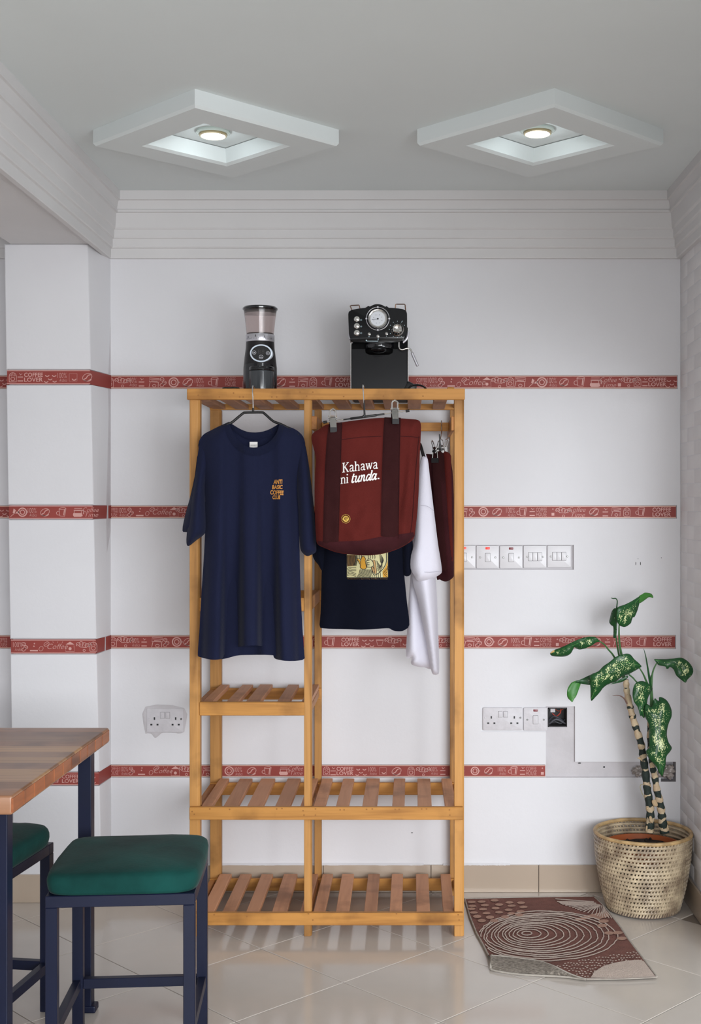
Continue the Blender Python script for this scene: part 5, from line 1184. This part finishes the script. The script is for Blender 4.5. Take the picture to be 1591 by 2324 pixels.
# ---------------------------------------------------------------- woven basket planter
BX, BY = 0.806, -0.180
bk = thing('woven_basket', (BX, BY, 0), 'round coiled straw basket with rows of small holes, in the right corner', 'basket')
HB = 0.268; NC = 18
def br_(z): 
    t = z/HB; return .122+.045*math.sin(min(1, t*1.02)*PI/2)**.9 if t > 0 else .122
dz = (HB-.012)/NC
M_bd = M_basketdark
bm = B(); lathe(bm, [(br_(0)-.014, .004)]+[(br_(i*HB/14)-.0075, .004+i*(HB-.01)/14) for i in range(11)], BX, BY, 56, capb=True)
lathe(bm, [(br_(i*HB/14)-.012, .004+i*(HB-.01)/14) for i in range(10, -1, -1)], BX, BY, 56); obj('lining', bm, M_bd, bk, True)  # dark sheet added behind the coils as shade in the holes
ANG = [2*PI*k/72 for k in range(73)]
for c in range(NC+1):
    z = .008+c*dz; r = br_(z)-.003; bm = B(); rr_ = .0050 if c < NC else .0066
    if c == 0: r += .001
    tube(bm, [Vector((BX+r*math.cos(a), BY+r*math.sin(a), z+.0006*math.sin(a*5+c))) for a in ANG], rr_, 8, False)
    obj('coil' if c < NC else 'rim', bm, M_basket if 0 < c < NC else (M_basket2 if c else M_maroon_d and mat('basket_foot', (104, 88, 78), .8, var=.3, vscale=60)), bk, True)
bm = B()
for c in range(NC):
    z = .008+(c+.5)*dz; r = br_(z)-.0030; n = 80
    for k in range(n):
        a = 2*PI*(k+.5*(c % 2)+random.uniform(-.12, .12))/n; lean = .010/r*.35
        u0 = Vector((math.cos(a-lean), math.sin(a-lean), 0)); u1 = Vector((math.cos(a+lean), math.sin(a+lean), 0)); tg = Vector((-math.sin(a), math.cos(a), 0))*.0027
        b0, b1 = Vector((BX, BY, z-dz*.62)), Vector((BX, BY, z+dz*.62)); ro = r+.0036; ri = r-.002
        v = [bm.verts.new(p) for p in (b0+u0*ro-tg, b0+u0*ro+tg, b1+u1*ro+tg, b1+u1*ro-tg, b0+u0*ri-tg*1.4, b0+u0*ri+tg*1.4, b1+u1*ri+tg*1.4, b1+u1*ri-tg*1.4)]
        for q in ((0, 1, 2, 3), (0, 3, 7, 4), (1, 5, 6, 2)): bm.faces.new([v[i] for i in q])
obj('stitching', bm, M_basket, bk, kind='stuff')
# ---------------------------------------------------------------- dumb cane plant in its inner pot
pt = thing('potted_plant', (BX, BY, .01), 'tall speckled-leaf dumb cane plant growing in the straw basket', 'plant')
bm = B(); lathe(bm, [(.09, .014), (.126, .216), (.134, .216), (.134, .223), (.127, .223), (.120, .175)], BX, BY, 48, capb=True); obj('inner_pot', bm, M_terra, pt, True)
bm = B(); lathe(bm, [(.124, .206), (.10, .211), (.05, .214), (.001, .215)], BX, BY, 40, capt=True)
for v in bm.verts: v.co.z += .004*noise.noise(v.co*40)
for i in range(40):
    a, r = random.uniform(0, 6.28), random.uniform(0, .115); m_ = bmesh.ops.create_icosphere(bm, subdivisions=1, radius=random.uniform(.003, .009)); 
    for v in m_['verts']: v.co += Vector((BX+r*math.cos(a), BY+r*math.sin(a), .213)); 
obj('soil', bm, M_soil, pt, kind='stuff')
def z9(x, y): return (1380+x*.1549, 1560+y*.1549)
def z7(x, y): return (1220+x*.2332, 1330+y*.2332)
M_barkmix = mat('banded_stem', (204, 178, 140), 0.75, bump=.8, bscale=90)
nt_ = M_barkmix.node_tree; N_ = nt_.nodes.new; L_ = nt_.links.new
a1 = N_('ShaderNodeAttribute'); a1.attribute_name = 'edge'; a2 = N_('ShaderNodeAttribute'); a2.attribute_name = 'bias'
tc_ = N_('ShaderNodeTexCoord'); z1 = N_('ShaderNodeTexNoise'); z1.inputs['Scale'].default_value = 26; z1.inputs['Detail'].default_value = 2; L_(tc_.outputs['Object'], z1.inputs['Vector'])
z2 = N_('ShaderNodeTexNoise'); z2.inputs['Scale'].default_value = 70; z2.inputs['Detail'].default_value = 3; L_(tc_.outputs['Object'], z2.inputs['Vector'])
m1 = N_('ShaderNodeMath'); m1.operation = 'MULTIPLY_ADD'; m1.inputs[1].default_value = 7.0; L_(z1.outputs['Fac'], m1.inputs[0]); L_(a1.outputs['Fac'], m1.inputs[2])
m2 = N_('ShaderNodeMath'); m2.operation = 'SINE'; L_(m1.outputs[0], m2.inputs[0])
m3 = N_('ShaderNodeMath'); m3.operation = 'MULTIPLY_ADD'; m3.inputs[1].default_value = 2.4; L_(z2.outputs['Fac'], m3.inputs[0]); L_(m2.outputs[0], m3.inputs[2])
m4 = N_('ShaderNodeMath'); m4.operation = 'SUBTRACT'; L_(m3.outputs[0], m4.inputs[0]); L_(a2.outputs['Fac'], m4.inputs[1])
m5 = N_('ShaderNodeMapRange'); m5.inputs['From Min'].default_value = 1.12; m5.inputs['From Max'].default_value = 1.28; L_(m4.outputs[0], m5.inputs['Value'])
m6 = N_('ShaderNodeMix'); m6.data_type = 'RGBA'; m6.inputs[6].default_value = lin((28, 40, 35)); L_(m5.outputs[0], m6.inputs['Factor'])
z3 = N_('ShaderNodeTexNoise'); z3.inputs['Scale'].default_value = 45; L_(tc_.outputs['Object'], z3.inputs['Vector'])
m7 = N_('ShaderNodeMix'); m7.data_type = 'RGBA'; m7.inputs[6].default_value = lin((164, 134, 108)); m7.inputs[7].default_value = lin((206, 192, 160)); L_(z3.outputs['Fac'], m7.inputs['Factor']); L_(m7.outputs[2], m6.inputs[7])
L_(m6.outputs[2], nt_.nodes['Principled BSDF'].inputs['Base Color'])
def trunk(pts, ra, rb, Ya, Yb, seed, tanbias):
    P = []; n = len(pts)
    for i, (x, y) in enumerate(pts):
        u, v = z9(x, y); P.append(W(u, v, Ya+(Yb-Ya)*i/(n-1)))
    P = smoothpath(P, 7); N = len(P); rs = []
    for i in range(N):
        t = i/(N-1); nd = .0011*math.cos(i*1.15+seed)+.0012*noise.noise(Vector((i*.7, seed, 0))); rs.append(ra+(rb-ra)*t+nd)
    bm = B()
    def mi(i, k):
        return 0
        t = i/(N-1); b = math.sin(i*.95+seed+3.0*noise.noise(Vector((i*.16, seed, 0)))+1.3*noise.noise(Vector((k*.7, i*.12, seed))))+1.0*noise.noise(Vector((k*.45, i*.5, seed*3)))
        return 0 if b > tanbias(t) else 1
    ly = bm.verts.layers.float.new('edge'); lz = bm.verts.layers.float.new('bias'); rg = tube(bm, P, rs, 16, True)
    for i, q in enumerate(rg):
        for v in q: v[ly] = i*.95+seed; v[lz] = tanbias(i/(N-1))
    return obj('stem', bm, M_barkmix, pt, 'all')
trunk([(262, -110), (270, 0), (285, 120), (328, 300), (368, 460), (425, 640), (485, 830), (512, 1000), (540, 1180), (565, 1400), (590, 1600), (618, 1800), (618, 1960), (606, 2120)], .0100, .0148, -.205, -.200, 1.0, lambda t: -1.2+2.0*min(1, max(0, (t-.15)*2.2)) if t < .8 else .2)
trunk([(612, 480), (606, 700), (625, 950), (650, 1150), (684, 1300), (715, 1500), (760, 1680), (786, 1850), (800, 1980), (830, 2130)], .0075, .0155, -.225, -.215, 4.0, lambda t: -.7+1.2*t)
for x, y, dx, dy, r in ((500, 1085, -75, -50, .006), (640, 1660, 110, 70, .009), (560, 1780, 30, 10, .006), (760, 1790, 60, 50, .010), (580, 2040, -30, 60, .006), (850, 2020, 40, 60, .008), (380, 430, -60, 30, .005), (600, 1900, 60, 70, .008)):
    bm = B(); pc = [z9(x, y), z9(x+dx*.6, y+dy*.2-25), z9(x+dx, y+dy), z9(x+dx*.3, y+dy*1.2)]
    panel(bm, crv(pc, 3), 3, lambda u, v, d: -.222-.004*d/4); o = obj('dry_sheath', bm, M_bark_t, pt, 'all'); md = o.modifiers.new('s', 'SOLIDIFY'); md.thickness = .001
bm = B(); tube(bm, smoothpath([W(*z9(*p), -.215) for p in ((280, 240), (240, 170), (190, 130), (130, 115), (65, 119))], 4), [.0028*(1-i/17)+.0006 for i in range(17)], 6); obj('dry_sheath', bm, mat('dry_brown', (110, 84, 76), .8), pt, True)
bm = B(); tube(bm, smoothpath([W(*z9(*p), -.21) for p in ((520, 1420), (485, 1425), (470, 1460), (490, 1530), (530, 1610))], 4), .0009, 6); obj('aerial_root', bm, mat('root_yellow', (150, 140, 80), .7), pt, True)
# leaf material: cream speckles fading out towards the edge
def leafmat(name, base, base2, sp):
    m = bpy.data.materials.new(name); m.use_nodes = True; nt = m.node_tree; p = nt.nodes['Principled BSDF']; N = nt.nodes.new; L = nt.links.new
    p.inputs['Roughness'].default_value = .38; p.inputs['Specular IOR Level'].default_value = .4
    tc = N('ShaderNodeTexCoord'); mp = N('ShaderNodeMapping'); mp.inputs['Scale'].default_value = (1, .4, .55); mp.inputs['Rotation'].default_value = (0, .5, 0); L(tc.outputs['Object'], mp.inputs[0])
    vo = N('ShaderNodeTexVoronoi'); vo.inputs['Scale'].default_value = 330; vo.inputs['Randomness'].default_value = 1; L(mp.outputs[0], vo.inputs['Vector'])
    nz = N('ShaderNodeTexNoise'); nz.inputs['Scale'].default_value = 70; nz.inputs['Detail'].default_value = 2; L(mp.outputs[0], nz.inputs['Vector'])
    at = N('ShaderNodeAttribute'); at.attribute_name = 'edge'
    e = N('ShaderNodeMapRange'); e.inputs['From Min'].default_value = 1.5; e.inputs['From Max'].default_value = 11; e.inputs['To Min'].default_value = -.10; e.inputs['To Max'].default_value = sp; L(at.outputs['Fac'], e.inputs['Value'])
    # threshold = e + (noise-.5)*.9 ; speck where voronoi distance < threshold
    s1 = N('ShaderNodeMath'); s1.operation = 'MULTIPLY_ADD'; s1.inputs[1].default_value = 1.5; L(nz.outputs['Fac'], s1.inputs[0])
    s0 = N('ShaderNodeMath'); s0.operation = 'ADD'; s0.inputs[1].default_value = -.75; L(e.outputs[0], s0.inputs[0]); L(s0.outputs[0], s1.inputs[2])
    s2 = N('ShaderNodeMath'); s2.operation = 'SUBTRACT'; L(s1.outputs[0], s2.inputs[0]); L(vo.outputs['Distance'], s2.inputs[1])
    s3 = N('ShaderNodeMapRange'); s3.inputs['From Min'].default_value = -.02; s3.inputs['From Max'].default_value = .05; L(s2.outputs[0], s3.inputs['Value'])
    n2 = N('ShaderNodeTexNoise'); n2.inputs['Scale'].default_value = 14; L(tc.outputs['Object'], n2.inputs['Vector'])
    b = N('ShaderNodeMix'); b.data_type = 'RGBA'; b.inputs[6].default_value = lin(base); b.inputs[7].default_value = lin(base2); L(n2.outputs['Fac'], b.inputs['Factor'])
    x = N('ShaderNodeMix'); x.data_type = 'RGBA'; x.inputs[7].default_value = lin((206, 214, 158)); L(s3.outputs[0], x.inputs['Factor']); L(b.outputs[2], x.inputs[6]); L(x.outputs[2], p.inputs['Base Color'])
    return m
LM = leafmat('speckled_leaf', (16, 58, 30), (34, 86, 40), .40); LMl = leafmat('light_speckled_leaf', (48, 108, 44), (70, 130, 52), .16)
def leaf(pts, conv, Yc, slope=(0, 0), dome=.02, rib=None, m=None, w=12, name='leaf', step=5):
    pc = crv([conv(*p) for p in pts], 3); cx = sum(p[0] for p in pc)/len(pc); cy = sum(p[1] for p in pc)/len(pc)
    R_ = [[Vector(conv(*p)) for p in rib]] if rib else None
    def Yf(x, y, d):
        v = Yc+slope[0]*(x-cx)+slope[1]*(y-cy)-dome*(1-math.exp(-d/w))+.004*math.sin((x+y)/7.0)*math.exp(-d/6)
        if R_: v += .006*math.exp(-edged(Vector((x, y)), R_)/3.5)
        return min(v, -.012)
    bm = B(); panel(bm, [tuple(p) for p in pc], step, Yf, attr='edge'); o = obj(name, bm, m or LM, pt, 'all'); md = o.modifiers.new('s', 'SOLIDIFY'); md.thickness = .0008
    if rib:
        bm = B(); PL = [[Vector(p) for p in pc]+[Vector(pc[0])]]
        tube(bm, [W(q.x, q.y, Yf(q.x, q.y, edged(q, PL))-.0006) for q in resample(R_[0], 4, False)], .0012, 6); obj('midrib', bm, M_rbb, o, True)
    return o
M_rbb = mat('midrib_green', (70, 128, 60), .5)
leaf([(775, 212), (850, 180), (930, 140), (990, 104), (1000, 130), (975, 230), (945, 300), (928, 305), (915, 340), (905, 365), (855, 398), (815, 392), (785, 370), (768, 300)], z7, -.235, (.0009, .0004), .014, [(790, 370), (850, 280), (940, 170), (1000, 110)])
leaf([(985, 105), (1020, 80), (1050, 64), (1110, 76), (1125, 116), (1085, 108), (1040, 140), (988, 168)], z7, -.21, (.001, 0), .006, m=LMl, name='leaf')
leaf([(762, 216), (725, 240), (707, 300), (697, 350), (715, 380), (735, 395), (738, 440), (736, 500), (748, 506), (766, 495), (774, 400), (778, 300)], z7, -.215, (-.0012, 0), .008)
leaf([(600, 542), (588, 515), (545, 492), (480, 495), (410, 515), (340, 545), (280, 575), (210, 605), (155, 625), (122, 655), (140, 680), (200, 687), (270, 685), (320, 660), (345, 620), (358, 598), (385, 612), (415, 618), (470, 605), (530, 578), (570, 550)], z7, -.26, (-.0003, .0004), .016, [(590, 535), (480, 520), (340, 580), (160, 650)])
leaf([(124, 655), (152, 626), (168, 632), (150, 648)], z7, -.274, (0, 0), .001, m=mat('leaf_scorch', (196, 160, 96), .7), w=4, step=3)
leaf([(518, 865), (440, 900), (380, 925), (372, 948), (420, 950), (480, 960), (540, 958), (560, 900)], z7, -.235, (0, 0), .008)
leaf([(395, 918), (340, 935), (318, 955), (290, 1010), (290, 1080), (325, 1120), (340, 1130), (355, 1100), (375, 1075), (400, 1010), (420, 945)], z7, -.24, (0, -.0004), .008, m=LMl)
leaf([(700, 960), (820, 900), (870, 870), (880, 890), (830, 930), (760, 948), (690, 960)], z7, -.23, (0, 0), .004)
leaf([(1010, 775), (940, 710), (910, 672), (870, 657), (820, 670), (760, 690), (700, 740), (640, 780), (590, 830), (512, 866), (508, 920), (515, 1000), (520, 1115), (560, 1085), (610, 1030), (640, 990), (690, 955), (760, 930), (830, 880), (880, 862), (940, 830), (990, 800)], z7, -.275, (.0002, .0006), .028, [(1000, 776), (880, 740), (740, 800), (600, 920), (522, 1100)], w=16)
leaf([(1135, 713), (1180, 712), (1250, 710), (1330, 705), (1400, 698), (1460, 730), (1505, 785), (1516, 830), (1500, 870), (1460, 910), (1440, 940), (1400, 915), (1350, 870), (1325, 815), (1290, 788), (1272, 806), (1250, 802), (1245, 784), (1180, 772), (1160, 750)], z7, -.23, (-.0002, -.0002), .016, [(1150, 722), (1280, 745), (1380, 790), (1435, 930)])
leaf([(960, 940), (1020, 924), (1070, 945), (1110, 975), (1120, 1000), (1100, 1040), (1075, 1090), (1064, 1150), (1054, 1220), (1040, 1285), (1012, 1262), (1000, 1262), (975, 1180), (940, 1130), (924, 1060), (932, 990)], z7, -.265, (.0006, 0), .016, [(1085, 965), (1020, 1050), (1010, 1160), (1035, 1275)])
leaf([(748, 145), (800, 150), (860, 190), (905, 260), (932, 340), (930, 430), (900, 500), (878, 570), (865, 640), (865, 720), (890, 810), (935, 882), (910, 940), (862, 1000), (848, 1060), (840, 1150), (800, 1300), (770, 1280), (740, 1240), (720, 1190), (650, 1100), (590, 1030), (557, 970), (562, 920), (600, 880), (605, 800), (598, 700), (605, 600), (590, 520), (540, 430), (530, 330), (560, 240), (640, 280), (665, 200), (690, 160), (716, 185), (745, 195)], z9, -.285, (0, -.0002), .024, [(705, 240), (715, 500), (735, 720), (770, 980), (798, 1280)], w=13)
def pstem(pts, Ya, Yb, ra, rb, conv=z7, m=None):
    P = [W(*conv(*p), Ya+(Yb-Ya)*i/(len(pts)-1)) for i, p in enumerate(pts)]; P = smoothpath(P, 5); n = len(P)
    bm = B(); tube(bm, P, [ra+(rb-ra)*i/(n-1) for i in range(n)], 8); obj('petiole', bm, m or M_leafstem, pt, True)
pstem([(600, 535), (650, 570), (690, 620), (730, 665), (775, 745), (820, 860)], -.258, -.20, .0022, .004)
pstem([(794, 380), (793, 470), (800, 580), (818, 680), (835, 780), (838, 920)], -.235, -.20, .0024, .006)
pstem([(762, 480), (772, 560), (790, 660), (825, 800)], -.21, -.19, .002, .004)
pstem([(718, 116), (735, 122), (762, 122), (776, 150), (770, 215), (766, 300), (766, 420)], -.238, -.222, .0012, .003, m=LM)
pstem([(1160, 750), (1130, 810), (1114, 880), (1108, 980)], -.235, -.22, .002, .004)
pstem([(988, 792), (1030, 860), (1060, 930), (1100, 1010)], -.27, -.22, .002, .004)
pstem([(888, 860), (930, 895), (970, 938), (1030, 960)], -.225, -.25, .003, .0022)
pstem([(1033, 610), (1052, 680), (1068, 770), (1084, 870), (1104, 985)], -.245, -.22, .0006, .0048, m=LM)
pstem([(1108, 870), (1106, 980), (1110, 1080), (1112, 1150), (1105, 1260)], -.22, -.222, .003, .0085)
